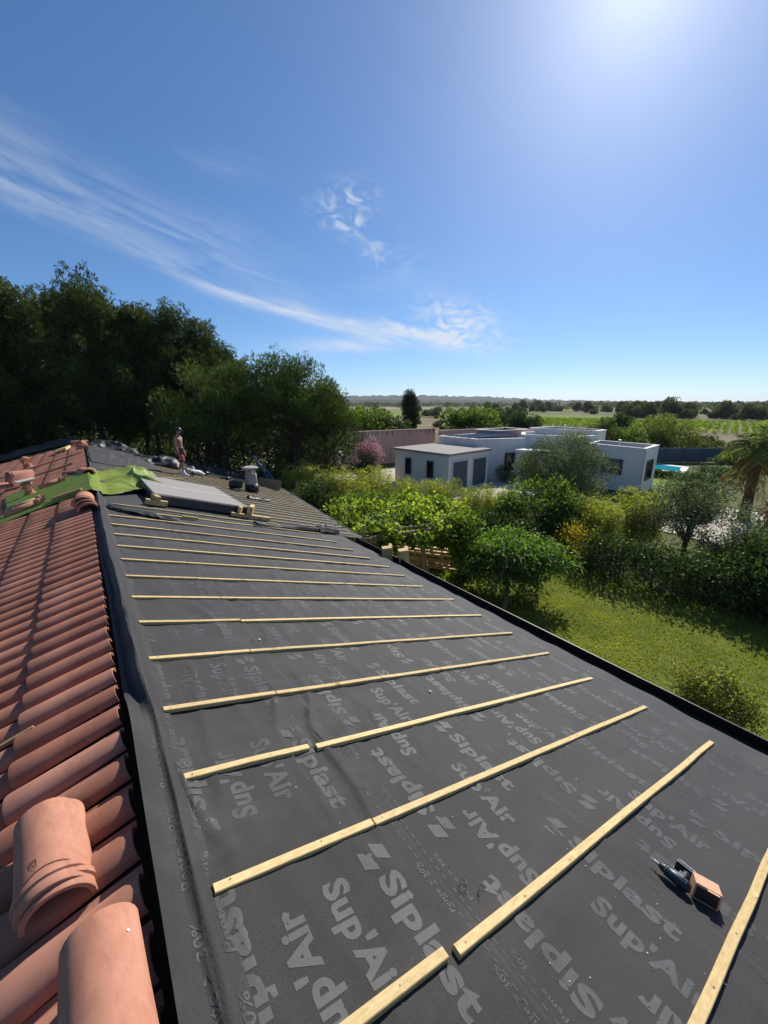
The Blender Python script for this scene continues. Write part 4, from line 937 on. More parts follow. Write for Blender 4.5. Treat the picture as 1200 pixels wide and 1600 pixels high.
# local x: from chuck (negative) to motor end (positive); y: towards the battery; z off the slope
mb = MB(); mb.tube([(-0.045, 0, 0.038), (-0.04, 0, 0.038), (0.015, 0, 0.038), (0.07, 0, 0.038), (0.082, 0, 0.038)], [0.024, 0.031, 0.035, 0.034, 0.027], 18); mb.build('motor_housing', M_teal, dr, True, world_verts=False)
mb = MB(); mb.tube([(-0.082, 0, 0.038), (-0.075, 0, 0.038), (-0.05, 0, 0.038), (-0.043, 0, 0.038)], [0.013, 0.017, 0.027, 0.027], 16); ch_ = mb.build('nose', M_dark, dr, True, world_verts=False)
mb = MB(); mb.tube([(-0.135, 0, 0.038), (-0.13, 0, 0.038), (-0.112, 0, 0.038), (-0.11, 0, 0.038), (-0.08, 0, 0.038)], [0.0015, 0.004, 0.004, 0.0075, 0.0075], 8); mb.build('screw_bit', M_steel, dr, world_verts=False)
mb = MB(); mb.tube([(0.084, 0, 0.038), (0.094, 0, 0.038)], [0.027, 0.02], 16); mb.build('end_cap', M_dark, dr, world_verts=False)
mb = MB(); V = []
for t, wx, wz in ((0.02, 0.021, 0.020), (0.045, 0.020, 0.019), (0.075, 0.0185, 0.0185), (0.10, 0.021, 0.020), (0.118, 0.026, 0.023)):
    V += [(0.028 + 0.10 * (t - 0.02) + wx * math.cos(a), t, 0.036 + wz * math.sin(a)) for a in np.arange(0, 6.28, math.pi / 6)]
mb.add(V, [(i * 12 + k, i * 12 + (k + 1) % 12, (i + 1) * 12 + (k + 1) % 12, (i + 1) * 12 + k) for i in range(4) for k in range(12)] + [tuple(range(12)), tuple(reversed(range(48, 60)))])
gp = mb.build('grip', M_dark, dr, True, world_verts=False)
mb = MB(); mb.box((0.012, 0.040, 0.036), (0.016, 0.022, 0.014)); mb.build('trigger', M_frame, dr, bevel=0.004, world_verts=False)
mb = MB(); mb.box((0.025, 0.148, 0.038), (0.112, 0.052, 0.066)); bt = mb.build('battery', M_dark, dr, bevel=0.008, world_verts=False)
mb = MB(); mb.box((0.025, 0.148, 0.0725), (0.085, 0.012, 0.003)); mb.build('battery_stripe', M_steel, bt, world_verts=False)
for k in range(5):
    mb = MB(); mb.box((0.045 + 0.006 * k, 0.0, 0.0735), (0.0025, 0.022, 0.0025)); mb.build('vent_slot', M_dark, dr, world_verts=False)
mb = MB(); mb.tube([(-0.046, 0, 0.038), (-0.036, 0, 0.038), (-0.030, 0, 0.038)], [0.0285, 0.0335, 0.0325], 18); mb.build('gear_case_ring', M_frame, dr, True, world_verts=False)
mb = MB(); mb.tube([(0.066, 0, 0.038), (0.072, 0, 0.038)], 0.0352, 18); mb.build('rear_band', M_dark, dr, True, world_verts=False)
mb = MB(); mb.box((0.03, 0.034, 0.066), (0.034, 0.045, 0.006)); mb.build('grip_overmould', M_frame, dr, bevel=0.002, world_verts=False)
mb = MB(); mb.box((0.02, 0.004, 0.0735), (0.05, 0.012, 0.002)); mb.build('housing_badge', M_steel, dr, world_verts=False)
# cardboard screw box
P, rot = frame_on_slope(2.215, 0.232, 0.016, -66)
bx_ = empty('screw_box', P, 'brown cardboard screw box standing beside the impact driver', 'box'); bx_.rotation_euler = rot.to_euler(); bx_.scale = (0.82, 1.05, 0.80)
mb = MB(); mb.box((0, 0, 0.053), (0.135, 0.075, 0.106)); mb.build('carton', [M_card], bx_, bevel=0.002, world_verts=False)
mb = MB(); mb.box((0.0685, 0, 0.05), (0.002, 0.056, 0.07)); lb = mb.build('printed_label', M_label, bx_, world_verts=False)
mb = MB(); mb.box((0.070, 0.002, 0.025), (0.0012, 0.045, 0.016)); mb.build('yellow_band', M_yellow, lb, world_verts=False)
mb = MB(); mb.box((0.0702, -0.005, 0.062), (0.0012, 0.02, 0.03)); mb.build('screw_picture', M_dark, lb, world_verts=False)
mb = MB(); mb.box((0, -0.0385, 0.05), (0.115, 0.002, 0.08)); mb.build('dark_side_panel', M_dark, bx_, world_verts=False)  # thin near-black sheet covering most of one long carton side
mb = MB(); mb.box((0.02, -0.046, 0.104), (0.06, 0.03, 0.0016), Matrix.Rotation(R(-22), 3, 'X')); mb.build('flap', M_card, bx_, world_verts=False)
# little screws, shavings and dust specks
mb = MB(); g = random.Random(11)
for i in range(200):
    u = g.random() ** 1.3; y = -0.3 + 5.3 * u; s_ = g.uniform(0.15, 4.6); k = max(0, min(4, sum(s_ > l for l in LAPS[1:])))
    P = rp(s_, y, float(sheet_off(k, np.array(s_), np.array(y))) + 0.0045); r0_ = g.uniform(0.0012, 0.0042) * (2.2 if g.random() < 0.05 else 1); a = g.uniform(0, 6.28)
    mb.add([P + np.array([math.cos(a + q) * r0_ * (1 if q < 3 else 0.5), math.sin(a + q) * r0_, g.uniform(0, 0.002)]) for q in (0, 1.6, 3.2, 4.7)], [(0, 1, 2, 3)])
sd = mb.build('sawdust', simple('sawdust_chips', (0.62, 0.55, 0.44), 0.9, 0.1)); tag(sd, 'pale sawdust specks scattered over the underlay', 'sawdust', kind='stuff')
for k, (x, y, lab) in enumerate(((2.10, 2.19, 'tiny white mortar crumb on the underlay mid roof'), (2.24, 4.41, 'tiny dark plug lying on the underlay far up'), (1.01, 3.33, 'white scrap on the underlay beside the first lap'))):
    mb = MB(); mb.tube([(0, 0, 0), (0.004, 0.002, 0.008), (0.0, 0.004, 0.016)], [0.014, 0.017, 0.005], 7); o = mb.build('mortar_crumb', M_dark if k == 1 else M_lime, world_verts=False)
    ss = xs_(x); kk = sum(ss > l for l in LAPS[1:]); o.location = rp(ss, y, float(sheet_off(kk, np.array(ss), np.array(y))) + 0.001); tag(o, lab, 'crumb')
# wire curls
for k, (x, y) in enumerate(((1.12, 0.80), (1.08, 0.86))):
    mb = MB(); mb.tube([(0.03 * math.cos(t * 1.3 + k), 0.018 * math.sin(t * 2), 0.004 + 0.012 * abs(math.sin(t))) for t in np.linspace(0, 4, 18)], 0.0013, 5)
    o = mb.build('wire_curl', M_dark, world_verts=False); o.location = rp(xs_(x), y, 0.022); o.rotation_euler = ROT_R.to_euler(); tag(o, ('longer' if k == 0 else 'shorter') + ' curl of black wire on the underlay beside the cut batten', 'wire')
# planks standing against the eave
for k, (x, y, lab, t_) in enumerate(((5.42, 7.05, 'left of the two thick timber ends standing at the eave', 8), (5.62, 6.70, 'right of the two thick timber ends standing at the eave', 12))):
    plank(lab, (x, y, 0.0), (0.22, 0.16, 3.02), (R(2), R(-3), R(-25)), M_wood, group='timber standing at the eave')
    plank(('narrow board behind the left thick timber end at the eave', 'narrow board behind the right thick timber end at the eave')[k], (x + 0.20, y + 0.12, 0.0), (0.06, 0.18, 3.0), (R(2), R(-3), R(-25)), M_wood, group='timber standing at the eave')
plank('grey upright board at the corner of the eave step', (5.52, 8.62, 1.2), (0.05, 0.16, 1.85), (R(-6), R(4), R(-30)), M_wood2, group='timber standing at the eave')
plank('rusty brown board edge showing under the eave step', (5.75, 9.05, 2.30), (0.5, 0.05, 0.28), (0, R(17), R(6)), M_wood2)

# ------------------------------------------------------------------ the man on the roof
def human():
    P0 = np.array(rp(xs_(2.86), 17.1, 0.02)); fx = np.array([0.806, -0.592, 0]); lx = np.array([0.592, 0.806, 0]); up = np.array([0, 0, 1.0])
    root = empty('person', P0, 'shirtless man in dark cap and red patterned shorts standing on the far roof looking down', 'person')
    def W(f, l, z): return P0 + fx * f + lx * l + up * z
    M_skin = simple('skin', (0.40, 0.22, 0.145), 0.55, 0.35, var=0.08)
    J = {'pelvis': (W(0, 0, .98), .125), 'waist': (W(.01, 0, 1.10), .115), 'chest': (W(0, 0, 1.30), .145), 'upper': (W(-.01, 0, 1.43), .115), 'neck': (W(.02, 0, 1.52), .052), 'head0': (W(.055, 0, 1.60), .075), 'head1': (W(.07, 0, 1.70), .088), 'crown': (W(.06, 0, 1.775), .06),
         'nose': (W(.155, 0, 1.645), .020), 'chin': (W(.125, 0, 1.575), .03)}
    E = [('pelvis', 'waist'), ('waist', 'chest'), ('chest', 'upper'), ('upper', 'neck'), ('neck', 'head0'), ('head0', 'head1'), ('head1', 'crown'), ('head1', 'nose'), ('head0', 'chin')]
    for s, n, dz_ in ((1, 'L', 0.0), (-1, 'R', -0.02)):
        ff = -0.10 if s > 0 else 0.10
        J.update({'sh' + n: (W(-.01, .175 * s, 1.42), .068), 'el' + n: (W(-.03 + .02 * (s < 0), .225 * s, 1.14), .045), 'wr' + n: (W(.06, .215 * s, .90), .030), 'ha' + n: (W(.085, .21 * s, .82), .036),
                  'hip' + n: (W(0, .095 * s, .92), .100), 'kn' + n: (W(ff * .6 + .05, .10 * s, .52), .062), 'ca' + n: (W(ff * .9, .10 * s, .36), .056), 'an' + n: (W(ff, .10 * s, .10 + dz_), .040), 'to' + n: (W(ff + .15, .11 * s, .035 + dz_), .036)})
        E += [('upper', 'sh' + n), ('sh' + n, 'el' + n), ('el' + n, 'wr' + n), ('wr' + n, 'ha' + n), ('pelvis', 'hip' + n), ('hip' + n, 'kn' + n), ('kn' + n, 'ca' + n), ('ca' + n, 'an' + n), ('an' + n, 'to' + n)]
        for q in range(4):
            a, b, c = 'f%d' % q + n, 'g%d' % q + n, 'ha' + n
            ln = (0.8, 0.95, 1.0, 0.85)[q]
            J[a] = (W(.10 + (q - 1.5) * .021, .205 * s, .775), .010); J[b] = (W(.115 + (q - 1.5) * .021, .19 * s, .775 - .062 * ln), .008)
            E += [(c, a), (a, b)]
        J['t0' + n] = (W(.135, .195 * s, .815), .011); J['t1' + n] = (W(.15, .18 * s, .775), .009); E += [('ha' + n, 't0' + n), ('t0' + n, 't1' + n)]
    ks = list(J); me = bpy.data.meshes.new('body'); me.from_pydata([tuple(J[k][0]) for k in ks], [(ks.index(a), ks.index(b)) for a, b in E], [])
    o = link('body', me, root); me.materials.append(M_skin)
    sk = o.modifiers.new('skin', 'SKIN'); sk.use_smooth_shade = True
    for i, k in enumerate(ks):
        r = J[k][1]; w = 1.32 if k in ('chest', 'upper', 'waist', 'pelvis') else 1.0
        me.skin_vertices[0].data[i].radius = (r, r)
        me.skin_vertices[0].data[i].use_root = (k == 'pelvis')
    ss = o.modifiers.new('sub', 'SUBSURF'); ss.levels = 2; ss.render_levels = 2
    M_short = new_mat('patterned_shorts'); f_ = noise(M_short, 9, 3, 0.5)
    principled(M_short, ramp(M_short, f_, [(0.42, (0.16, 0.022, 0.022)), (0.5, (0.30, 0.06, 0.05)), (0.58, (0.42, 0.25, 0.20))]), 0.85, 0.1)
    mb = MB(); mb.tube([W(.0, 0, 1.04), W(.0, 0, 1.0), W(0, 0, .90), W(.0, 0, .80)], [.150, .165, .185, .17], 18)
    for s, ff in ((1, -.10), (-1, .10)): mb.tube([W(.0, .09 * s, .88), W(ff * .35 + .02, .10 * s, .68), W(ff * .5 + .04, .105 * s, .53)], [.125, .120, .118], 14)
    mb.build('shorts', M_short, root, True)
    mb = MB(); mb.tube([W(0, 0, 1.005), W(0, 0, 1.055)], [.172, .160], 18); mb.tube([W(.13, -.10, 1.0), W(.14, -.11, .85)], [.05, .06], 8); mb.build('tool_belt', M_dark, root)
    mb = MB(); mb.tube([W(.055, 0, 1.70), W(.055, 0, 1.73), W(.05, 0, 1.785), W(.045, 0, 1.815)], [.104, .106, .092, .03], 16); cap = mb.build('cap', M_dark, root, True)
    mb = MB(); mb.add([W(.12, -.075, 1.715), W(.22, -.05, 1.69), W(.245, 0, 1.685), W(.22, .05, 1.69), W(.12, .075, 1.715), W(.12, -.075, 1.727), W(.22, -.05, 1.702), W(.245, 0, 1.697), W(.22, .05, 1.702), W(.12, .075, 1.727)], [(0, 1, 2, 3, 4), (9, 8, 7, 6, 5), (0, 5, 6, 1), (1, 6, 7, 2), (2, 7, 8, 3), (3, 8, 9, 4)]); mb.build('peak', M_dark, cap)
    mb = MB(); mb.tube([W(.085, 0, 1.555), W(.10, 0, 1.59), W(.09, 0, 1.63)], [.05, .062, .05], 12); mb.build('beard', simple('dark_hair', (0.02, 0.014, 0.010), 0.8, 0.2), root, True)
    for s in (1, -1):
        mb = MB(); mb.tube([W(.142, .03 * s, 1.668), W(.150, .03 * s, 1.668)], [.012, .008], 8); mb.build('eye', M_dark, root)
        mb = MB(); mb.tube([W(.045, .088 * s, 1.645), W(.05, .096 * s, 1.67), W(.045, .088 * s, 1.69)], [.008, .012, .006], 8); mb.build('ear', M_skin, root, True)
        ff = -.10 if s > 0 else .10; dz_ = 0.0 if s > 0 else -.02
        mb = MB(); mb.tube([W(ff, .10 * s, .06 + dz_), W(ff, .10 * s, .22 + dz_)], [.052, .058], 12); mb.build('sock', M_coping, root, True)
        mb = MB(); mb.tube([W(ff - .075, .105 * s, .055 + dz_), W(ff - .05, .105 * s, .06 + dz_), W(ff + .06, .11 * s, .05 + dz_), W(ff + .17, .115 * s, .035 + dz_), W(ff + .20, .115 * s, .032 + dz_)], [.03, .055, .052, .045, .025], 12); mb.build('shoe', M_coping, root, True)
human()
# ================================================================== NEIGHBOURS
def inset(poly, d):
    c = np.mean(np.array(poly), 0); out = []
    for p in poly:
        v = np.array(p) - c; out.append(tuple(c + v * (1 - d * 1.35 / np.linalg.norm(v))))
    return out
def volume(parent, poly, h, roofmat, par=0.35, wallmat=None, z0=0.0):
    inn = inset(poly, 0.22); n = len(poly)
    mb = MB(); V = [(x, y, z0) for x, y in poly] + [(x, y, h) for x, y in poly] + [(x, y, h) for x, y in inn] + [(x, y, h - par) for x, y in inn]
    F = [(i, (i + 1) % n, n + (i + 1) % n, n + i) for i in range(n)] + [(2 * n + i, 2 * n + (i + 1) % n, 3 * n + (i + 1) % n, 3 * n + i) for i in range(n)]
    mb.add(V, F); w = mb.build('wall', wallmat or M_white, parent)
    mb = MB(); out = inset(poly, -0.04); inn2 = inset(poly, 0.25)
    V = [(x, y, h) for x, y in out] + [(x, y, h) for x, y in inn2] + [(x, y, h + 0.05) for x, y in out] + [(x, y, h + 0.05) for x, y in inn2]
    F = [(i, (i + 1) % n, n + (i + 1) % n, n + i) for i in range(n)] + [(2 * n + i, 2 * n + (i + 1) % n, 3 * n + (i + 1) % n, 3 * n + i) for i in range(n)] + [(i, (i + 1) % n, 2 * n + (i + 1) % n, 2 * n + i) for i in range(n)] + [(n + i, n + (i + 1) % n, 3 * n + (i + 1) % n, 3 * n + i) for i in range(n)]
    mb.add(V, F); mb.build('coping', M_coping, w)
    mb = MB(); mb.add([(x, y, h - par + 0.003) for x, y in inset(poly, 0.2)], [tuple(range(n))]); mb.build('roof', roofmat, w)
    return w
def opening(parent, p, q, a0, a1, z0, z1, name='window', mat=None, slats=0):
    p, q = Vector((*p, 0)), Vector((*q, 0)); d = (q - p).normalized(); nrm = Vector((d.y, -d.x, 0)); c = p + d * (a0 + a1) / 2; rot = Matrix((d, -nrm, Vector((0, 0, 1)))).transposed(); w = a1 - a0; hgt = z1 - z0
    mb = MB(); mb.box(c + nrm * 0.004 + Vector((0, 0, (z0 + z1) / 2)), (w, 0.06, hgt), rot); o = mb.build(name, mat or M_glass, parent)
    for (cx_, cz_, sx_, sz_) in ((0, z1 + 0.02, w + 0.12, 0.07), (0, z0 - 0.02, w + 0.12, 0.07), (-w / 2 - 0.02, (z0 + z1) / 2, 0.07, hgt), (w / 2 + 0.02, (z0 + z1) / 2, 0.07, hgt)):
        mb = MB(); mb.box(c + d * cx_ + nrm * 0.035 + Vector((0, 0, cz_)), (sx_, 0.10, sz_), rot); mb.build('frame', M_frame if name != 'garage_door' else M_coping, o)
    for k in range(slats):
        mb = MB(); mb.box(c + nrm * 0.038 + Vector((0, 0, z0 + hgt * (k + 0.5) / slats)), (w - 0.06, 0.02, hgt / slats - 0.03), rot); mb.build('door_panel', mat, o)
    return o
nb = empty('modern_house', (28, 20, 0), 'white flat-roofed modern house with garage and low parapet blocks beyond the hedges', 'house')
G = [(20.3, 26.1), (20.6, 20.3), (25.88, 21.1), (25.4, 26.8)]
mb = MB(); mb.prism(G, 0, 2.62); gw = mb.build('garage_wall', M_white, nb)
mb = MB(); mb.prism(inset(G, -0.16), 2.62, 2.78); mb.build('garage_roof', M_roofgrey, nb)
for a in (1.35, 3.75): opening(nb, G[0], G[1], a, a + 0.55, 0.85, 2.05)
opening(nb, G[1], G[2], 0.45, 2.35, 0.05, 2.15, 'garage_door', M_door, 5); opening(nb, G[1], G[2], 3.05, 4.95, 0.05, 2.15, 'garage_door', M_door, 5)
B2 = [(25.95, 27.0), (25.95, 22.5), (30.25, 20.75), (34.0, 22.2), (34.0, 27.2)]
volume(nb, B2, 3.36, M_roofdark)
opening(nb, B2[1], B2[2], 0.35, 1.0, 0.4, 2.2); opening(nb, B2[1], B2[2], 2.75, 3.55, 0.7, 2.15)
B3 = [(30.35, 21.3), (32.2, 17.3), (34.6, 17.0), (35.6, 22.6), (33.0, 23.2)]
volume(nb, B3, 3.62, M_roofgrey)
opening(nb, B3[0], B3[1], 0.5, 1.4, 0.3, 2.2)
B5 = [(34.7, 23.6), (34.9, 17.2), (37.3, 17.6), (38.6, 23.4)]
volume(nb, B5, 3.95, M_roofdark, 0.5)
B4 = [(31.65, 16.2), (30.84, 11.75), (34.5, 12.3), (35.0, 17.0)]
volume(nb, B4, 3.2, M_roofdark, 0.45)
opening(nb, B4[0], B4[1], 1.45, 3.0, 1.25, 2.25, mat=M_door); opening(nb, B4[1], B4[2], 0.9, 2.4, 0.95, 2.25)
B6 = [(30.9, 27.0), (31.2, 24.4), (35.5, 24.2), (36.4, 27.6)]
volume(nb, B6, 3.75, M_pink, 0.3, M_pink)
mb = MB(); mb.prism([(28.1, 20.3), (28.9, 17.9), (31.4, 18.2), (31.0, 20.2)], 2.42, 2.62); mb.build('porch_roof', M_coping, nb)
for x, y in ((28.35, 20.0), (28.95, 18.2)): mb = MB(); mb.box((x, y, 1.2), (0.28, 0.28, 2.42)); mb.build('porch_column', M_white, nb)
for (x, y, h) in ((33.0, 24.8, 3.36), (33.3, 14.6, 3.2), (36.4, 21.0, 3.95)):
    mb = MB(); mb.tube([(x, y, h - 0.4), (x, y, h + 0.25), (x, y, h + 0.26), (x, y, h + 0.34)], [0.07, 0.07, 0.12, 0.10], 10); mb.build('vent_pipe', M_alu, nb)
for (x, y, z1) in ((25.90, 22.42, 3.2), (31.60, 16.05, 3.05), (30.80, 11.72, 3.05)):
    mb = MB(); mb.tube([(x - 0.05, y - 0.05, 0), (x - 0.05, y - 0.05, z1)], 0.045, 8); mb.build('downpipe', M_alu, nb)
for i in range(3):
    for j in range(4):
        c = Vector((27.0 + 1.75 * i + 0.1 * j, 23.7 + 0.9 * j - 0.25 * i, 3.42)); e = link('solar_panel', bpy.data.meshes.new('solar_panel'), nb)
        mb = MB(); rot = Matrix.Rotation(R(-12), 3, 'Z') @ Matrix.Rotation(R(-9), 3, 'X'); mb.box(c, (1.66, 0.86, 0.04), rot); m_ = mb.mesh('solar_panel', [M_pv]); e.data = m_
        for sx_ in (-1, 1): mb = MB(); mb.box(c + rot @ Vector((0.82 * sx_, 0, 0.004)), (0.04, 0.90, 0.05), rot); mb.build('frame_rail', M_alu, e)
        for sy_ in (-1, 1): mb = MB(); mb.box(c + rot @ Vector((0, 0.43 * sy_, 0.004)), (1.60, 0.04, 0.05), rot); mb.build('frame_rail', M_alu, e)

def wall_line(name, label, pts, h, th, mat, cat='wall', cop=None):
    e = empty(name, (*pts[0], 0), label, cat); p, q = Vector((*pts[0], 0)), Vector((*pts[1], 0)); d = (q - p).normalized(); nn = Vector((-d.y, d.x, 0)) * th / 2
    poly = [tuple((p - nn)[:2]), tuple((q - nn)[:2]), tuple((q + nn)[:2]), tuple((p + nn)[:2])]
    mb = MB(); mb.prism(poly, 0, h); mb.build('wall', mat, e)
    mb = MB(); nn2 = nn * 1.3; mb.prism([tuple((p - nn2)[:2]), tuple((q - nn2)[:2]), tuple((q + nn2)[:2]), tuple((p + nn2)[:2])], h, h + 0.07); mb.build('coping', cop or mat, e)
    return e, p, d, nn
e, p, d, nn = wall_line('boundary_wall', 'tall pink rendered wall with dark damp streaks left of the garage', [(17.0, 35.0), (32.6, 34.6)], 3.45, 0.3, M_pink)
g = random.Random(4); mb = MB()
for k in range(70):
    a = g.uniform(5.2, 15.5); w = g.uniform(0.03, 0.10); L_ = g.uniform(0.25, 0.9); q = p + d * a - nn * 1.02
    mb.add([q + Vector((0, 0, 3.45)), q + d * w + Vector((0, 0, 3.45)), q + d * w * 0.8 + Vector((0, 0, 3.45 - L_ * 0.6)), q + d * w * 0.4 + Vector((0, 0, 3.45 - L_))], [(0, 1, 2, 3)])
mb.build('damp_streaks', M_streak, e)
wall_line('boundary_wall', 'lower pink rendered wall behind the solar panels', [(31.2, 32.3), (39.0, 32.1)], 3.35, 0.3, M_pink)
for a in (6.6, 9.3):
    q = p + d * a - nn * 1.05; mb = MB(); mb.tube([q, q + Vector((0, 0, 1.7))], 0.03, 6); mb.build('downpipe', M_dark, e)
sheet('paving', [(16.5, 31.5), (19.0, 17.5), (27.5, 15.5), (31.5, 19), (26, 23), (26, 31.5)], 0.004, M_paving)
sheet('neighbour_lawn', [(35.4, 8), (44.5, 11), (43.6, 18), (35.6, 17)], 0.004, M_lawn2)
sheet('gravel_yard', [(22, -3), (32, -2), (31, 10.5), (23, 10)], 0.004, M_paving)
# pool
pool = empty('swimming_pool', (46.7, 15.4, 0), 'turquoise swimming pool with pale coping beside the white house', 'pool')
pq = [(44.7, 13.9), (48.2, 14.9), (48.6, 17.6), (44.6, 16.4)]; oq = inset(pq, -0.7)
mb = MB(); n = 4; mb.add([(x, y, 0.02) for x, y in pq] + [(x, y, 0.02) for x, y in oq] + [(x, y, -0.03) for x, y in oq], [(i, (i + 1) % 4, 4 + (i + 1) % 4, 4 + i) for i in range(4)] + [(4 + i, 4 + (i + 1) % 4, 8 + (i + 1) % 4, 8 + i) for i in range(4)]); mb.build('coping', M_coping, pool)
mb = MB(); mb.add([(x, y, 0.012) for x, y in inset(pq, -0.02)], [(0, 1, 2, 3)]); mb.build('water', M_water, pool)
# anthracite panel fence
fe = empty('garden_fence', (50, 18, 0), 'long dark grey panel fence behind the swimming pool', 'fence')
fp = [Vector((49.0, 18.6, 0)).lerp(Vector((58.5, 11.6, 0)), k / 6) for k in range(7)]
for k in range(6):
    a, b = fp[k], fp[k + 1]; d = (b - a).normalized(); rot = Matrix((d, Vector((-d.y, d.x, 0)), Vector((0, 0, 1)))).transposed(); L_ = (b - a).length
    mb = MB(); mb.box((a + b) / 2 + Vector((0, 0, 0.82)), (L_ - 0.1, 0.05, 1.5), rot); mb.build('fence_panel', M_fence, fe)
for k in range(7): mb = MB(); mb.box(fp[k] + Vector((0, 0, 0.82)), (0.09, 0.09, 1.68)); mb.build('post', M_frame, fe)
fe2 = wall_line('garden_wall', 'dark low wall running from the pool fence behind the house corner', [(36.5, 21.5), (49.0, 18.6)], 1.55, 0.12, M_fence)[0]

# ================================================================== VEGETATION
def tree(name, label, cat, loc, crown_me, trunk_mb, mat=None, group=None, rz=0.0, sc=1.0):
    e = empty(name, loc, label, cat, group, rz); e.scale = (sc, sc, sc)
    if trunk_mb is not None: link('trunk', trunk_mb if isinstance(trunk_mb, bpy.types.Mesh) else trunk_mb.mesh('trunk', mat or M_bark, True), e, False)
    link('crown', crown_me, e, False); return e
# --- tall pines of the wood on the left
def tall_pine(seed, H=13.5):
    g = np.random.default_rng(seed); mb = MB(); pts = [(0, 0, -0.2)]; n = 9
    for k in range(1, n): pts.append((g.normal(0, 0.16) + 0.05 * k * (seed % 3 - 1), g.normal(0, 0.16), H * 0.93 * k / (n - 1)))
    mb.tube(pts, [0.20 * (1 - 0.86 * k / (n - 1)) + 0.015 for k in range(n)], 9)
    blobs = []
    for k in range(30):
        t = 0.40 + 0.60 * (k / 29); z = H * t; rmax = 2.7 * (1 - 0.62 * ((t - 0.40) / 0.60) ** 1.5) * g.uniform(0.7, 1.15)
        a = k * 2.4 + g.normal(0, 0.3); rr = rmax * g.uniform(0.25, 0.85); i = min(n - 1, max(1, int(t / 0.93 * (n - 1))))
        c = np.array([pts[i][0] + rr * math.cos(a), pts[i][1] + rr * math.sin(a), z + g.normal(0, 0.2)])
        limb(mb, (pts[i][0], pts[i][1], z - 0.6), c, 0.05, 0.015, g, 4, 5, 0.1)
        s = g.uniform(0.85, 1.35) * (1.2 - 0.35 * (t - 0.4))
        blobs.append((c, (s * 0.9, s * 0.9, s * 0.95)))
        for q in range(3): blobs.append((c + g.normal(size=3) * [0.7, 0.7, 0.45] + [0, 0, 0.35], (s * 0.45, s * 0.45, s * 0.6)))
    for k in range(9):
        a = g.uniform(0, 6.28); z = g.uniform(0.15, 0.4) * H; L_ = g.uniform(0.6, 1.7)
        limb(mb, (0, 0, z), (L_ * math.cos(a), L_ * math.sin(a), z + g.uniform(-0.4, 0.5)), 0.025, 0.008, g, 4, 4, 0.15)
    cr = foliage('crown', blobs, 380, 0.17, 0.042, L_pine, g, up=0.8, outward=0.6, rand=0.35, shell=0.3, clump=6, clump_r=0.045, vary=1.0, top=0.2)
    return mb.mesh('trunk', M_bark, True), cr
TP = [tall_pine(s) for s in (1, 2, 3, 4)]
PINES = [(-2.3, 31.5, 0.93, 'leftmost tall pine, its top cut by the picture edge'), (1.0, 30.2, 0.95, 'tallest pine at the left of the wood with a ragged double top'), (3.2, 31.2, 0.86, 'tall dark pine second right of the ragged double-topped one'), (5.4, 31.4, 0.90, 'tall broad pine in the middle of the dark wood'), (7.2, 31.8, 0.86, 'tall rounded pine at the right shoulder of the wood'), (8.6, 32.6, 0.77, 'pine on the right flank of the wood sloping down to the round pines'), (10.2, 33.4, 0.68, 'lowest pine at the right end of the wood'),
         (-5.0, 30.0, 0.86, None), (-0.6, 34.5, 0.94, None), (2.4, 35.2, 0.9, None), (4.6, 36.0, 0.9, None), (7.6, 36.0, 0.8, None), (-4.2, 35.5, 0.88, None), (-8.0, 33.5, 0.85, None)]
for i, (x, y, sc, lab) in enumerate(PINES):
    tm, cm = TP[i % 4]; tree('pine_tree', lab or 'pine standing in the dark second row of the wood', 'pine tree', (x, y, 0), cm, tm, group='tall pines of the dark wood', rz=R(i * 77), sc=sc * 0.955)
# --- round pines in the middle
def round_pine(seed, H, rx, zc, rz_, lean, nb=60, per=150):
    g = np.random.default_rng(seed); mb = MB(); top = (lean[0], lean[1], zc)
    pts = limb(mb, (0, 0, -0.2), top, 0.24, 0.10, g, 6, 10, 0.05)
    blobs = ellipsoid_blobs((lean[0], lean[1], zc + 0.3), (rx, rx, rz_), nb, 0.78, g, 0.9, -0.5, 0.3)
    for c, r in blobs[::2]:
        a = np.array(pts[g.integers(2, 6)]); limb(mb, a, c, 0.06, 0.015, g, 5, 5, 0.12)
    cr = foliage('crown', blobs, per * 2.2, 0.15, 0.036, L_pine2, g, up=1.0, outward=0.7, rand=0.3, shell=0.3, clump=5, clump_r=0.05, vary=1.0, top=0.22)
    return mb, cr
for x, y, H, rx, zc, rz_, lean, nb_, lab in ((6.6, 26.4, 8.6, 3.1, 5.2, 3.0, (0.1, 0.0), 100, 'round dense pine behind the standing man, left of its twin'), (10.9, 23.9, 8.7, 3.05, 5.9, 2.5, (-0.25, 0.4), 110, 'round spreading pine with a visible forked trunk right of the chimney'), (13.4, 25.2, 6.6, 2.3, 4.1, 2.3, (0, 0), 64, 'lower bushy pine beside the pink oleander')):
    mb, cr = round_pine(int(x * 10), H, rx, zc, rz_, lean, nb_); tree('pine_tree', lab, 'pine tree', (x, y, 0), cr, mb, M_bark, 'round pines beyond the roof')
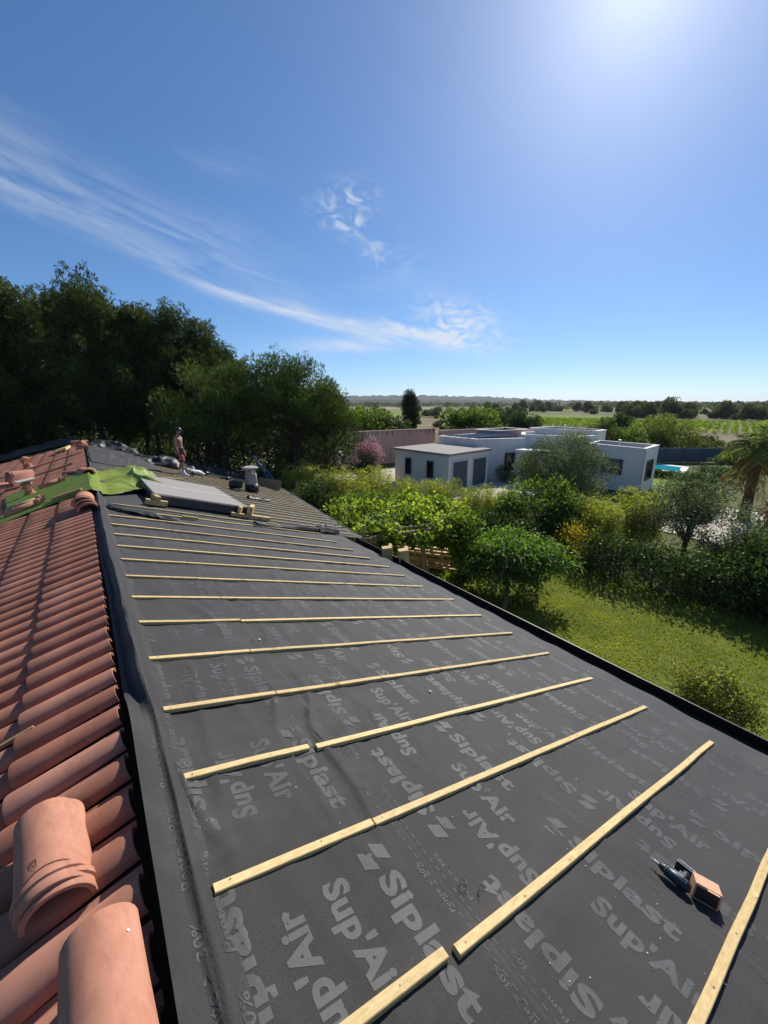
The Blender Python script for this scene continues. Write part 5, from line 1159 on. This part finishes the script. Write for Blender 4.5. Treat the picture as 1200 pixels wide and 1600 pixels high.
# --- generic broadleaf bush / tree
def bush_mesh(seed, r, zc, nblob, br, mat, per, ln, wd, up=0.3, droop=0.0, low=-0.8, clump=1, fill=0.3, shell=0.4, out=0.7, rand=0.8, flat=0.85, top=0.2, trunk_r=0.06, bark=None):
    g = np.random.default_rng(seed); blobs = ellipsoid_blobs((0, 0, zc), r, nblob, br, g, flat, low, fill); mb = MB()
    limb(mb, (0, 0, -0.1), (0, 0, zc), trunk_r, trunk_r * 0.5, g, 5, 8, 0.05)
    for c, q in blobs[::2]:
        if c[2] > zc * 0.35: limb(mb, (0, 0, zc * g.uniform(0.25, 0.8)), c, trunk_r * 0.4, 0.01, g, 4, 5, 0.12)
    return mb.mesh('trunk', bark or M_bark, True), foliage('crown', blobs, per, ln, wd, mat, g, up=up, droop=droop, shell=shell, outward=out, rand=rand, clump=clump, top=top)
def bush(name, label, cat, loc, group=None, rz=0.0, sc=1.0, **kw):
    t, c = bush_mesh(**kw); return tree(name, label, cat, loc, c, t, group=group, rz=rz, sc=sc)
BG = 'trees and shrubs of the neighbouring garden'
bush('olive_tree', 'large silvery olive tree in front of the white house', 'olive tree', (20.9, 11.9, 0), BG, seed=31, r=(2.15, 2.15, 1.75), zc=2.8, nblob=60, br=0.62, mat=L_olive, per=420, ln=0.14, wd=0.035, up=0.55, low=-0.7, trunk_r=0.16, clump=3)
bush('olive_tree', 'dark grey-green olive tree behind the right hedge, left of the palm', 'olive tree', (19.6, 5.4, 0), BG, seed=32, r=(1.75, 1.75, 1.45), zc=2.1, nblob=46, br=0.55, mat=L_olive, per=420, ln=0.13, wd=0.034, up=0.4, low=-0.8, trunk_r=0.12, clump=3)
bush('olive_tree', 'small pale olive tree at the right picture edge', 'olive tree', (17.9, 2.9, 0), BG, seed=33, r=(1.5, 1.5, 1.15), zc=1.6, nblob=38, br=0.5, mat=L_olive, per=430, ln=0.12, wd=0.032, up=0.4, low=-0.8, trunk_r=0.10, clump=3)
bush('shrub', 'big leafy green shrub below the olive, casting deep shade', 'shrub', (17.1, 10.5, 0), BG, seed=34, r=(1.9, 1.9, 1.35), zc=1.25, nblob=52, br=0.55, mat=L_broad, per=300, ln=0.15, wd=0.07, up=0.5, low=-0.9, clump=2)
bush('shrub', 'glossy green shrub on top of the right-hand hedge', 'shrub', (16.6, 2.2, 0), BG, seed=35, r=(1.3, 1.6, 1.0), zc=1.05, nblob=36, br=0.5, mat=L_dark, per=330, ln=0.13, wd=0.06, low=-0.9, clump=2)
bush('shrub', 'yellow-leaved shrub in the shade between bamboo and hedge', 'shrub', (15.4, 7.7, 0), BG, seed=36, r=(0.7, 0.7, 0.8), zc=0.8, nblob=20, br=0.35, mat=L_yellow, per=420, ln=0.09, wd=0.05, low=-0.9, clump=2)
bush('oleander_bush', 'oleander covered in pink blossom against the pink wall', 'oleander', (19.3, 28.4, 0), BG, seed=37, r=(1.0, 1.0, 1.45), zc=2.1, nblob=34, br=0.42, mat=L_pinkfl, per=300, ln=0.13, wd=0.08, low=-0.9, clump=2)
bush('shrub', 'dark green undergrowth shrub beneath the pink oleander', 'shrub', (18.2, 27.6, 0), BG, seed=38, r=(1.2, 1.2, 1.0), zc=1.0, nblob=24, br=0.5, mat=L_dark, per=220, ln=0.16, wd=0.06, low=-0.9, clump=2)
bush('bougainvillea', 'magenta flowering bush at the right picture edge', 'bush', (25.2, 3.1, 0), BG, seed=39, r=(0.9, 0.9, 0.8), zc=1.1, nblob=20, br=0.4, mat=L_magenta, per=250, ln=0.12, wd=0.08, low=-0.9, clump=2)
bush('bush', 'small pale green bush standing alone on the lawn', 'bush', (9.35, 1.55, 0), None, seed=40, r=(0.56, 0.56, 0.46), zc=0.54, nblob=46, br=0.22, mat=L_bush, per=1500, ln=0.06, wd=0.030, up=0.5, low=-0.95, clump=3, trunk_r=0.02)
bush('shrub', 'round dark shrub before the dark door of the white house', 'shrub', (27.3, 20.4, 0), BG, seed=41, r=(0.7, 0.7, 0.75), zc=0.75, nblob=18, br=0.38, mat=L_dark, per=250, ln=0.12, wd=0.06, low=-0.9)
# laurel and hedges between the gardens
def hedge(name, label, path, h, w, mat, seed, per=260, ln=0.11, wd=0.055, clump=2, br=0.45, mat_in=None, group=None):
    g = np.random.default_rng(seed); P = [np.array((*p, 0.0)) for p in path]; blobs = []; e = empty(name, P[0], label, 'hedge', group); org = P[0]; mb = MB()
    for a, b in zip(P[:-1], P[1:]):
        L_ = np.linalg.norm(b - a); d = (b - a) / L_; nn = np.array([-d[1], d[0], 0]); k = 0.0
        while k < L_:
            for zz in np.arange(br * 0.5, h - br * 0.3, br * 1.05):
                for sd in (-1, 0, 1):
                    if sd == 0 and zz < h - br * 1.6: continue
                    c = a + d * (k + g.normal(0, 0.08)) + nn * sd * (w / 2 - br * 0.5) * g.uniform(0.85, 1.15) + np.array([0, 0, zz + g.normal(0, 0.07)])
                    s = br * g.uniform(0.75, 1.25); blobs.append((c - org, (s, s, s * 0.9)))
            if int(k / 0.5) % 2 == 0: limb(mb, a + d * k - org - [0, 0, 0.05], a + d * k - org + [0, 0, h * 0.75], 0.035, 0.012, g, 4, 5, 0.08)
            k += br * 1.15
    link('stems', mb.mesh('stems', M_bark, True), e, False)['kind'] = 'stuff'
    link('foliage', foliage('foliage', blobs, per, ln, wd, mat, g, up=0.35, shell=0.35, clump=clump, top=0.15), e, False); return e
hedge('hedge', 'tall dark hedge along the right side of the lawn, throwing shade on it', [(15.0, 7.0), (15.5, 3.5), (16.0, -2.5)], 1.75, 1.3, L_dark, 51)
hedge('hedge', 'dark hedge running behind the vine pergola', [(9.2, 19.4), (12.0, 15.6), (13.6, 12.0), (14.6, 9.4)], 1.55, 1.1, L_dark, 52)
bush('laurel_bush', 'broad leafy laurel bush left behind the pergola', 'shrub', (10.6, 15.2, 0), BG, seed=55, r=(1.5, 1.5, 1.0), zc=1.05, nblob=34, br=0.5, mat=L_broad, per=330, ln=0.14, wd=0.065, low=-0.9, clump=2)
bush('laurel_bush', 'broad leafy laurel bush right behind the pergola', 'shrub', (12.3, 12.2, 0), BG, seed=56, r=(1.2, 1.2, 0.95), zc=0.95, nblob=28, br=0.45, mat=L_broad, per=330, ln=0.14, wd=0.065, low=-0.9, clump=2)
bush('laurel_bush', 'dark shrub tucked under the round pine at the far eave', 'shrub', (9.6, 19.3, 0), BG, seed=57, r=(1.4, 1.4, 1.0), zc=1.2, nblob=30, br=0.5, mat=L_dark, per=300, ln=0.13, wd=0.06, low=-0.9, clump=2)
for k, (x, y, z, lab) in enumerate(((5.2, 25.2, 3.0, 'dark undergrowth bush right behind the man'), (3.0, 26.5, 3.6, 'dark undergrowth bush left of the man, below the pines'), (8.6, 24.6, 2.6, 'dark undergrowth bush behind the blue ladder'))):
    bush('shrub', lab, 'shrub', (x, y, 0), 'undergrowth below the pines', seed=60 + k, r=(1.7, 1.7, z * 0.5), zc=z * 0.52, nblob=30, br=0.65, mat=L_dark, per=150, ln=0.18, wd=0.08, low=-0.9, clump=2)
t_, c_ = bush_mesh(seed=70, r=(2.2, 2.2, 1.6), zc=1.6, nblob=34, br=0.8, mat=L_dark, per=90, ln=0.25, wd=0.10, low=-0.9)
for k, (x, y) in enumerate(((-6, 40), (-2, 41), (2, 41.5), (6, 41), (10, 40), (14, 38), (-10, 39), (15.5, 33), (-7, 34.5), (-3.2, 35.2), (-9.5, 36))):
    tree('shrub', 'dark bush deep in the wood behind the pine trunks', 'shrub', (x, y, 0), c_, t_, group='bushes deep in the wood', rz=k * 1.3, sc=(1.0 + 0.2 * (k % 3)) * (1.35 if y < 37 else 1.0))
# --- bamboo
def bamboo_mesh(seed, h, r, nculm):
    g = np.random.default_rng(seed); mb = MB(); P = []; A = []
    for k in range(nculm):
        a = g.uniform(0, 6.28); q = r * math.sqrt(g.random()); b = np.array([q * math.cos(a), q * math.sin(a), 0]); H = h * g.uniform(0.65, 1.08); ln = np.array([math.cos(a), math.sin(a), 0]) * g.uniform(0.0, 0.45) + g.normal(size=3) * [0.15, 0.15, 0]
        pts = [b + ln * (t ** 2) + np.array([0, 0, H * t]) for t in np.linspace(0, 1, 6)]; mb.tube(pts, [0.014, 0.013, 0.012, 0.010, 0.007, 0.003], 5)
        for t in g.uniform(0.12, 1.0, int(55 * H / 2.5)):
            c = b + ln * t * t + np.array([0, 0, H * t]); tw = g.normal(size=3) * [1, 1, 0.4]; c2 = c + unit(tw) * g.uniform(0.05, 0.34) * (1.1 - 0.5 * t)
            for _ in range(3): P.append(c2 + g.normal(size=3) * 0.05); A.append(tw * 0.7 + g.normal(size=3) * 0.5 + [0, 0, 0.1])
    V, _ = leaf_quads(np.array(P), np.array(A), 0.16, 0.034, g, droop=0.15); n = len(P)
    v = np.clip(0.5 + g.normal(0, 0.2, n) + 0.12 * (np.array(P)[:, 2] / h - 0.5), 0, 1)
    return mb.mesh('culms', M_culm), nmesh('foliage', V, quads=np.arange(4 * n).reshape(-1, 4), mats=L_bamboo, v=np.repeat(v, 4))
BM = [bamboo_mesh(81, 2.7, 0.95, 60), bamboo_mesh(82, 2.5, 0.85, 52)]
BAM = [(10.0, 21.8, 1.0, 'leftmost bamboo clump, beside the pine trunk'), (11.6, 20.6, 1.0, 'bamboo clump below the oleander'), (13.3, 19.2, 0.92, 'bamboo clump before the left end of the garage'), (14.6, 17.6, 0.80, 'bamboo clump before the garage windows'), (15.5, 15.9, 0.78, 'bamboo clump before the garage corner'), (16.2, 14.2, 0.76, 'bamboo clump before the garage doors'), (16.4, 12.6, 0.76, 'bamboo clump left of the big green shrub'), (18.3, 8.6, 0.86, 'yellow bamboo clump right of the big green shrub'), (19.4, 7.2, 0.90, 'tall yellow bamboo clump before the grey window'), (17.4, 7.9, 0.85, 'low bamboo clump at the edge of the lawn shade'), (12.2, 18.2, 0.8, 'low bamboo clump behind the dark hedge')]
for k, (x, y, sc, lab) in enumerate(BAM):
    e = empty('bamboo_clump', (x, y, 0), lab, 'bamboo', 'bamboo screen between the gardens', k * 1.1); e.scale = (sc,) * 3; cm, fm = BM[k % 2]
    link('culms', cm, e, False); link('foliage', fm, e, False)
# --- peach tree on the lawn: lance-shaped hanging leaves
g = np.random.default_rng(90); mb = MB(); base = np.array([9.75, 6.95, 0]); fork = np.array([0.55, 0.35, 1.05])
limb(mb, (0, 0, -0.1), fork, 0.085, 0.065, g, 5, 9, 0.03); P = []; A = []
tips = []
for k in range(92):
    lob, rad_ = ((((0.95, 0.65, 0.85), (1.25, 1.25, 0.40)),) * 3)[k % 3] if k >= 64 else (((0.55, 1.15, 1.25), (1.0, 0.95, 0.85)), ((1.75, 0.15, 1.10), (0.95, 1.0, 0.80)), ((1.15, 0.75, 1.60), (1.1, 1.1, 0.75)))[k % 3]
    u = unit(g.normal(size=3) + [0, 0, 0.1]); c = np.array(lob) + u * np.array(rad_) * g.uniform(0.55, 1.08)
    mid = fork + (c - fork) * 0.5 + np.array([0, 0, 0.22]); mb.tube([fork, fork + (mid - fork) * 0.5 + g.normal(size=3) * 0.05, mid, mid + (c - mid) * 0.6 + [0, 0, 0.05], c], [0.030, 0.022, 0.014, 0.009, 0.004], 5)
    nl_ = g.integers(80, 190); br_ = g.uniform(0.16, 0.30)
    for q in range(nl_):
        t = g.random(); pos = c + (mid - c) * 0.45 * t * t + g.normal(size=3) * br_ * [1, 1, 0.55]; d_ = unit(pos - c + g.normal(size=3) * 0.12)
        P.append(pos); A.append(d_ * 0.9 + u * 0.30 + g.normal(size=3) * 0.35 + [0, 0, 0.12])
P = np.array(P); V, _ = leaf_quads(P, np.array(A), 0.18, 0.056, g, droop=0.28); n = len(P)
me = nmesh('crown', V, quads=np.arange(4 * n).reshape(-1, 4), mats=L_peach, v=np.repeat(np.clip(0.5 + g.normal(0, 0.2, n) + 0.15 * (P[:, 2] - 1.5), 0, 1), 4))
tree('peach_tree', 'small tree with long drooping leaves standing on the lawn beyond the eave', 'fruit tree', base, me, mb, M_bark2)
# --- pergola overgrown with vine
pg = empty('pergola', (8.6, 10.6, 0), 'timber pergola wholly overgrown with bright green vine beyond the eave step', 'pergola')
PC = [(6.35, 9.4), (9.7, 8.75), (11.1, 11.2), (7.4, 13.2)]
for x, y in PC + [(8.2, 9.05)]: mb = MB(); mb.box((x, y, 1.15), (0.11, 0.11, 2.3)); mb.build('post', M_wood2, pg)
for i in range(4):
    a, b = Vector((*PC[i], 2.32)), Vector((*PC[(i + 1) % 4], 2.32)); d = (b - a).normalized(); rot = Matrix((d, Vector((-d.y, d.x, 0)), Vector((0, 0, 1)))).transposed(); mb = MB(); mb.box((a + b) / 2, ((b - a).length + 0.3, 0.08, 0.14), rot); mb.build('beam', M_wood2, pg)
for k in range(7):
    t = (k + 0.5) / 7; a = Vector((*PC[0], 2.43)).lerp(Vector((*PC[3], 2.43)), t); b = Vector((*PC[1], 2.43)).lerp(Vector((*PC[2], 2.43)), t); mb = MB(); mb.tube([a, b], 0.035, 6); mb.build('rafter', M_wood2, pg)
g = np.random.default_rng(95); blobs = []
for i in np.linspace(0, 1, 9):
    for j in np.linspace(0, 1, 8):
        c = np.array(PC[0]) * (1 - i) * (1 - j) + np.array(PC[1]) * i * (1 - j) + np.array(PC[2]) * i * j + np.array(PC[3]) * (1 - i) * j
        s = g.uniform(0.22, 0.52); blobs.append(((*(c + g.normal(size=2) * 0.20), 2.42 + g.normal(0, 0.16)), (s, s, s * 0.55)))
for k in range(20):                                    # hanging curtain on the near corner post
    zz = g.uniform(0.2, 2.3); w = 0.34; blobs.append(((9.75 + g.normal(0, 0.16), 8.85 + g.normal(0, 0.16), zz), (w * g.uniform(0.7, 1.1),) * 3))
for k in range(18): t = g.random(); a = np.array(PC[0]) * (1 - t) + np.array(PC[1]) * t; blobs.append(((*a, 2.15 - 0.3 * g.random()), (0.25, 0.25, 0.25)))
for k in range(16): t = g.random(); a = np.array(PC[3]) * (1 - t) + np.array(PC[0]) * t; blobs.append(((*a, 2.1 - 0.9 * g.random()), (0.32, 0.32, 0.35)))
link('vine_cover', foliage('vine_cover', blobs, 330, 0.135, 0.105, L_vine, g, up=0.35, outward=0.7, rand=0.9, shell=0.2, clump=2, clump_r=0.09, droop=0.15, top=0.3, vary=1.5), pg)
# timber stored under the pergola, sawhorse
for k in range(6):
    plank(['lowest', 'second', 'third', 'fourth', 'fifth', 'topmost'][k] + ' long plank of the timber pile seen under the pergola', (10.1 + 0.05 * (k % 2), 10.9 - 0.16 * (k % 3), 0.02 + 0.16 * k), (0.16, 3.2, 0.09), (0, 0, R(28 + k)), M_wood, group='timber piled under the pergola')
sw = empty('sawhorse', (9.0, 9.9, 0), 'dark wooden trestle standing under the pergola before the planks', 'trestle')
mb = MB(); mb.box((9.0, 9.9, 0.86), (0.10, 1.1, 0.08), Matrix.Rotation(R(-40), 3, 'Z')); mb.build('beam', M_wood2, sw)
for sy_ in (-1, 1):
    for sx_ in (-1, 1):
        c = Vector((9.0, 9.9, 0)) + Matrix.Rotation(R(-40), 3, 'Z') @ Vector((0, 0.42 * sy_, 0)); o_ = Matrix.Rotation(R(-40), 3, 'Z') @ Vector((0.30 * sx_, 0, 0)); mb = MB(); mb.tube([c + o_, c + Vector((0, 0, 0.84)) + o_ * 0.12], 0.03, 4); mb.build('leg', M_wood2, sw)
plank('long brown board lying on the lawn edge beneath the eave', (8.9, 5.0, 0.01), (0.16, 2.6, 0.05), (0, 0, R(22)), M_wood2, group='timber piled under the pergola')
# --- palms
def palm(label, loc, H, nf, FL, seed, dead=10):
    g = np.random.default_rng(seed); e = empty('palm_tree', loc, label, 'palm tree', 'palms of the neighbouring garden'); mb = MB()
    pts = [(0, 0, -0.1), (0.03, 0, H * 0.3), (0.02, 0.02, H * 0.6), (0, 0, H)]; mb.tube(pts, [0.30, 0.24, 0.23, 0.27], 12); mb.build('trunk', M_bark, e, True, world_verts=False)
    def frond(a, el, L_, mat, nm):
        d = np.array([math.cos(a), math.sin(a), 0]); V = []; P = []; A = []; spine = []
        for t in np.linspace(0, 1, 9):
            z = math.sin(el) * L_ * t - 0.55 * L_ * t ** 2.2 * (0.6 if el > 0.9 else 1); spine.append(np.array([0, 0, H]) + d * math.cos(el) * L_ * t + np.array([0, 0, z]))
        side = np.array([-d[1], d[0], 0])
        for i in range(2, 9):
            for q in range(5):
                for s in (-1, 1):
                    P.append(spine[i] + (spine[i - 1] - spine[i]) * q / 5); A.append(side * s * 0.9 + (spine[i] - spine[i - 1]) / L_ * 5 + np.array([0, 0, -0.15]) + g.normal(size=3) * 0.08)
        V, _ = leaf_quads(np.array(P), np.array(A), L_ * 0.26, 0.05, g, droop=0.25); n = len(P)
        mb = MB(); mb.tube(spine, [0.025 * (1 - 0.9 * i / 8) + 0.003 for i in range(9)], 5)
        Vs = np.array([tuple(x) for x in mb.V]); nV = len(V); qd = [f for f in mb.F if len(f) == 4]
        link(nm, nmesh(nm, np.concatenate([V, Vs]), quads=np.concatenate([np.arange(nV).reshape(-1, 4), np.array(qd) + nV]), mats=mat, v=np.concatenate([np.repeat(np.clip(0.5 + g.normal(0, 0.2, n), 0, 1), 4), np.full(len(Vs), 0.6)])), e, False)
    for k in range(nf): frond(k * 2.4 + g.normal(0, 0.1), g.uniform(0.35, 1.45), FL * g.uniform(0.85, 1.1), L_palm, 'frond')
    for k in range(dead): frond(k * 6.28 / dead + g.normal(0, 0.15), g.uniform(-0.9, -0.4), FL * g.uniform(0.7, 0.9), L_dry, 'dead_frond')
palm('large palm with dead brown skirt at the right picture edge', (28.6, 5.5, 0), 3.75, 34, 1.95, 101, 16)
palm('distant palm behind the white house roof', (45.0, 21.4, 0), 3.6, 22, 1.9, 102, 8)
# --- trees beyond the neighbour
def tmesh(seed, r, zc, nblob, br, mat, per, ln, wd, **kw): return bush_mesh(seed=seed, r=r, zc=zc, nblob=nblob, br=br, mat=mat, per=per, ln=ln, wd=wd, **kw)
T_oak = tmesh(111, (3.4, 3.4, 2.4), 3.4, 46, 1.1, L_broad, 60, 0.34, 0.17, clump=2, trunk_r=0.2)
T_dk = tmesh(112, (2.6, 2.6, 2.0), 2.6, 36, 0.95, L_dark, 70, 0.32, 0.15, clump=2, trunk_r=0.18)
T_scrub = tmesh(113, (2.2, 2.2, 1.5), 1.5, 30, 0.8, L_scrub, 60, 0.42, 0.2, trunk_r=0.1)
T_scrub2 = tmesh(114, (2.6, 2.6, 1.9), 2.2, 30, 0.95, L_scrub, 50, 0.5, 0.22, trunk_r=0.12)
T_will = tmesh(115, (2.6, 2.6, 2.0), 2.3, 50, 0.75, L_will, 110, 0.38, 0.06, up=-0.5, droop=0.5, trunk_r=0.12, clump=2)
def putt(T, name, label, cat, a, D, sc, group, zs=1.0, rz=None):
    x, y = polar(a, D); e = tree(name, label, cat, (x, y, 0), T[1], T[0], group=group, rz=a * 3.7 if rz is None else rz, sc=sc); e.scale = (sc, sc, sc * zs); return e
BT = 'trees beyond the white house'
# cypress
g = np.random.default_rng(120); blobs = [((g.normal(0, 0.18), g.normal(0, 0.18), z), (0.95 * math.sin(math.pi * min(1, 0.12 + 0.80 * (1 - z / 8.2) ** 0.75)) * g.uniform(0.85, 1.1) + 0.12, ) * 2 + (0.7,)) for z in np.linspace(0.5, 7.4, 30)]
mb = MB(); limb(mb, (0, 0, -0.1), (0, 0, 6.5), 0.16, 0.03, g, 5, 8, 0.01)
x, y = polar(39.9, 60); tree('cypress_tree', 'single dark columnar cypress behind the pink wall', 'cypress', (x, y, 0), foliage('crown', blobs, 260, 0.28, 0.07, L_cyp, g, up=1.2, outward=0.5, rand=0.35, shell=0.4, clump=2), mb, M_bark)
for T, a, D, sc, zs, lab in ((T_oak, 33.0, 50, 1.02, 0.95, 'bright green rounded tree behind the left end of the pink wall'), (T_oak, 30.5, 58, 1.0, 1.0, 'green tree half hidden behind the round pine'), (T_dk, 36.6, 53, 1.05, 1.0, 'dark rounded tree left of the cypress'), (T_dk, 38.0, 56, 0.7, 0.9, 'small dark tree tucked against the cypress'), (T_oak, 48.3, 60, 1.12, 0.86, 'broad dark green tree behind the solar panels'), (T_dk, 51.2, 58, 0.75, 0.85, 'lower tree at the right flank of the broad one'), (T_dk, 52.8, 92, 1.15, 0.9, 'left of the two round dark trees in the straw field'), (T_dk, 55.0, 86, 1.15, 0.85, 'right of the two round dark trees in the straw field'), (T_will, 70.6, 60, 1.25, 0.92, 'pale green weeping tree above the pool fence'), (T_oak, 66.3, 52, 0.72, 0.9, 'tree behind the distant palm'), (T_dk, 64.2, 74, 0.8, 0.8, 'dark tree left of the distant palm'), (T_dk, 65.8, 82, 0.85, 1.1, 'taller dark tree behind the distant palm')):
    putt(T, 'tree', lab, 'tree', a, D, sc, BT, zs)
for a, D, sc in ((73.8, 66, 0.62), (75.0, 64, 0.6), (76.2, 60, 0.55), (77.6, 58, 0.6), (79.0, 55, 0.6), (74.6, 72, 0.75), (80.8, 52, 0.65), (82.5, 50, 0.7), (84, 46, 0.75)):
    putt(T_scrub, 'shrub', 'grey-green shrub growing behind the pool fence', 'shrub', a, D, sc, 'shrubs behind the pool fence', 0.85)
for a, D in ((57.5, 72), (59.0, 71), (60.3, 70), (61.6, 71), (62.8, 70)):
    putt(T_scrub, 'shrub', 'dark shrub of the low hedge line behind the white house', 'shrub', a, D, 0.75, 'hedge line behind the white house', 0.95)
# clipped bushes by the pool
def clipped(label, x, y, rx, ry, rz_, zc, seed):
    g = np.random.default_rng(seed); blobs = ellipsoid_blobs((0, 0, zc), (rx, ry, rz_), 26, 0.28, g, 0.8, -0.9, 0.3); e = empty('clipped_bush', (x, y, 0), label, 'shrub', 'clipped bushes by the pool', R(-20))
    mb = MB(); limb(mb, (0, 0, -0.05), (0, 0, zc), 0.05, 0.03, g); link('trunk', mb.mesh('trunk', M_bark), e, False); link('crown', foliage('crown', blobs, 260, 0.13, 0.07, L_dark, g, shell=0.5), e, False)
for k, (x, y, rx, ry, h, zc, lab) in enumerate(((44.4, 11.4, 1.0, 1.5, 0.35, 0.55, 'flat clipped cloud bush right of the pool'), (46.6, 10.8, 0.9, 1.6, 0.4, 1.2, 'upper clipped cloud bush before the grey fence'), (42.9, 10.0, 0.7, 0.9, 0.5, 0.5, 'dark clipped bush nearest the palm'), (45.6, 9.2, 0.8, 0.9, 0.5, 0.6, 'round clipped bush below the fence end'))): clipped(lab, x, y, rx, ry, h, zc, 130 + k)
for k in range(7):
    x, y = 40.0 + 0.1 * k, 15.6 - 0.85 * k; clipped('low bush of the planting row before the pool', x, y, 0.40, 0.45, 0.22, 0.28, 140 + k)
# scrub in the open country
g = np.random.default_rng(150)
SC = []
for k in range(58): SC.append((g.uniform(66, 80), g.uniform(200, 330), g.uniform(0.75, 1.7)))
for k in range(16): SC.append((g.uniform(80, 90), g.uniform(150, 300), g.uniform(1.0, 1.9)))
for k in range(22): SC.append((g.uniform(50, 66), g.uniform(270, 420), g.uniform(0.9, 1.8)))
for k in range(16): SC.append((g.uniform(29, 50), g.uniform(200, 420), g.uniform(0.6, 1.3)))
for k in range(8): SC.append((g.uniform(40, 50), g.uniform(100, 180), g.uniform(0.35, 0.6)))
for i, (a, D, sc) in enumerate(SC):
    zone = 'round bush of the dense scrub beyond the right vineyard' if i < 58 else 'bush on the plain at the far right' if i < 74 else 'bush of the hedgerow behind the straw field' if i < 96 else 'bush scattered over the green meadow' if i < 112 else 'little bush in the dry field behind the pink wall'
    putt(T_scrub if i % 2 else T_scrub2, 'scrub_bush', zone, 'bush', a, D, sc, zone + ' group', g.uniform(0.8, 1.25))
putt(T_dk, 'tree', 'lone dark tree standing above the scrub at the far right', 'tree', 81.8, 215, 2.2, BT, 1.0)
# vineyard rows
M_vrow = L_vine; rows = []
d0 = np.array([0.97, 0.23]); n0 = np.array([-0.23, 0.97]); o0 = np.array([105.0, 22.0])
for k in range(44):
    g = np.random.default_rng(160 + k); a0, a1 = 2 + 0.3 * k + g.uniform(-1, 1), 62 - 0.2 * k; nq = 330
    t = g.uniform(a0, a1, nq); P = np.stack([o0[0] + d0[0] * t + n0[0] * (k * 1.75 - 8) + g.normal(0, 0.22, nq), o0[1] + d0[1] * t + n0[1] * (k * 1.75 - 8) + g.normal(0, 0.22, nq), g.uniform(0.1, 1.25, nq)], 1)
    V, _ = leaf_quads(P, g.normal(size=(nq, 3)) + [0, 0, 0.6], 0.55, 0.32, g)
    o = link('vine_row', nmesh('vine_row', V, quads=np.arange(4 * nq).reshape(-1, 4), mats=L_vine, v=np.repeat(np.clip(g.normal(0.5, 0.2, nq), 0, 1), 4))); tag(o, 'row of green vines in the vineyard on the right', 'vine row', 'vineyard rows')
sheet('vineyard_soil', [tuple(o0 + d0 * a + n0 * b) for a, b in ((0, -11), (66, -11), (56, 70), (14, 70))], 0.07, M_dry)
# far woods that read as one mass: small tree clumps out to the hills
g = np.random.default_rng(170); Vs = []; vv = []
for k in range(900):
    D = 430 * math.exp(g.random() * 1.25); a = g.uniform(24, 92)
    if vn(a * 0.35, D * 0.004, 9) < 0.46 and D < 1100: continue
    if a < 50 and D < 620: continue
    x, y = polar(a, D); h = g.uniform(3, 7.5) * (1 + D / 2500); w = h * g.uniform(0.8, 2.4); n = 70; u = unit(g.normal(size=(n, 3))); u[:, 2] = np.abs(u[:, 2])
    P = np.array([x, y, h * 0.15]) + u * [w * 0.6, w * 0.6, h * 0.8] * g.uniform(0.7, 1.0, (n, 1)); V, _ = leaf_quads(P, u + g.normal(size=(n, 3)) * 0.6, 0.42 * h * 0.6, 0.30 * h * 0.6, g)
    Vs.append(V); vv.append(np.repeat(np.clip(g.normal(0.4, 0.2, n), 0, 1), 4))
V = np.concatenate(Vs); o = link('far_woodland', nmesh('far_woodland', V, quads=np.arange(len(V)).reshape(-1, 4), mats=L_scrub, v=np.concatenate(vv))); tag(o, 'far belts of trees across the plain below the hills', 'woodland', kind='stuff')
# lawn grass
g = np.random.default_rng(180); N = 130000
P = np.stack([g.uniform(5.2, 15.4, N), g.uniform(-4.5, 13.5, N), np.zeros(N)], 1); dens_ = fbm(P[:, 0] * 0.9, P[:, 1] * 0.9, 33, 4); P = P[g.random(N) < np.clip(dens_ * 2.0 - 0.25, 0.15, 1)]
N = len(P); A = g.normal(size=(N, 3)) * [0.55, 0.55, 0.1] + [0, 0, 0.75]; V, _ = leaf_quads(P, A, 0.055 + 0.0 * N, 0.019, g)
tone = np.clip(0.5 + (fbm(P[:, 0] * 1.1, P[:, 1] * 1.1, 44, 5) - 0.5) * 1.1 + 0.06 * np.sin((P[:, 0] * 0.5 + P[:, 1] * 0.87) * 5.2) + g.normal(0, 0.17, N), 0, 1)
o = link('grass', nmesh('grass', V, quads=np.arange(4 * N).reshape(-1, 4), mats=L_grass, v=np.repeat(tone, 4))); tag(o, 'short sunlit lawn grass', 'grass', kind='stuff')
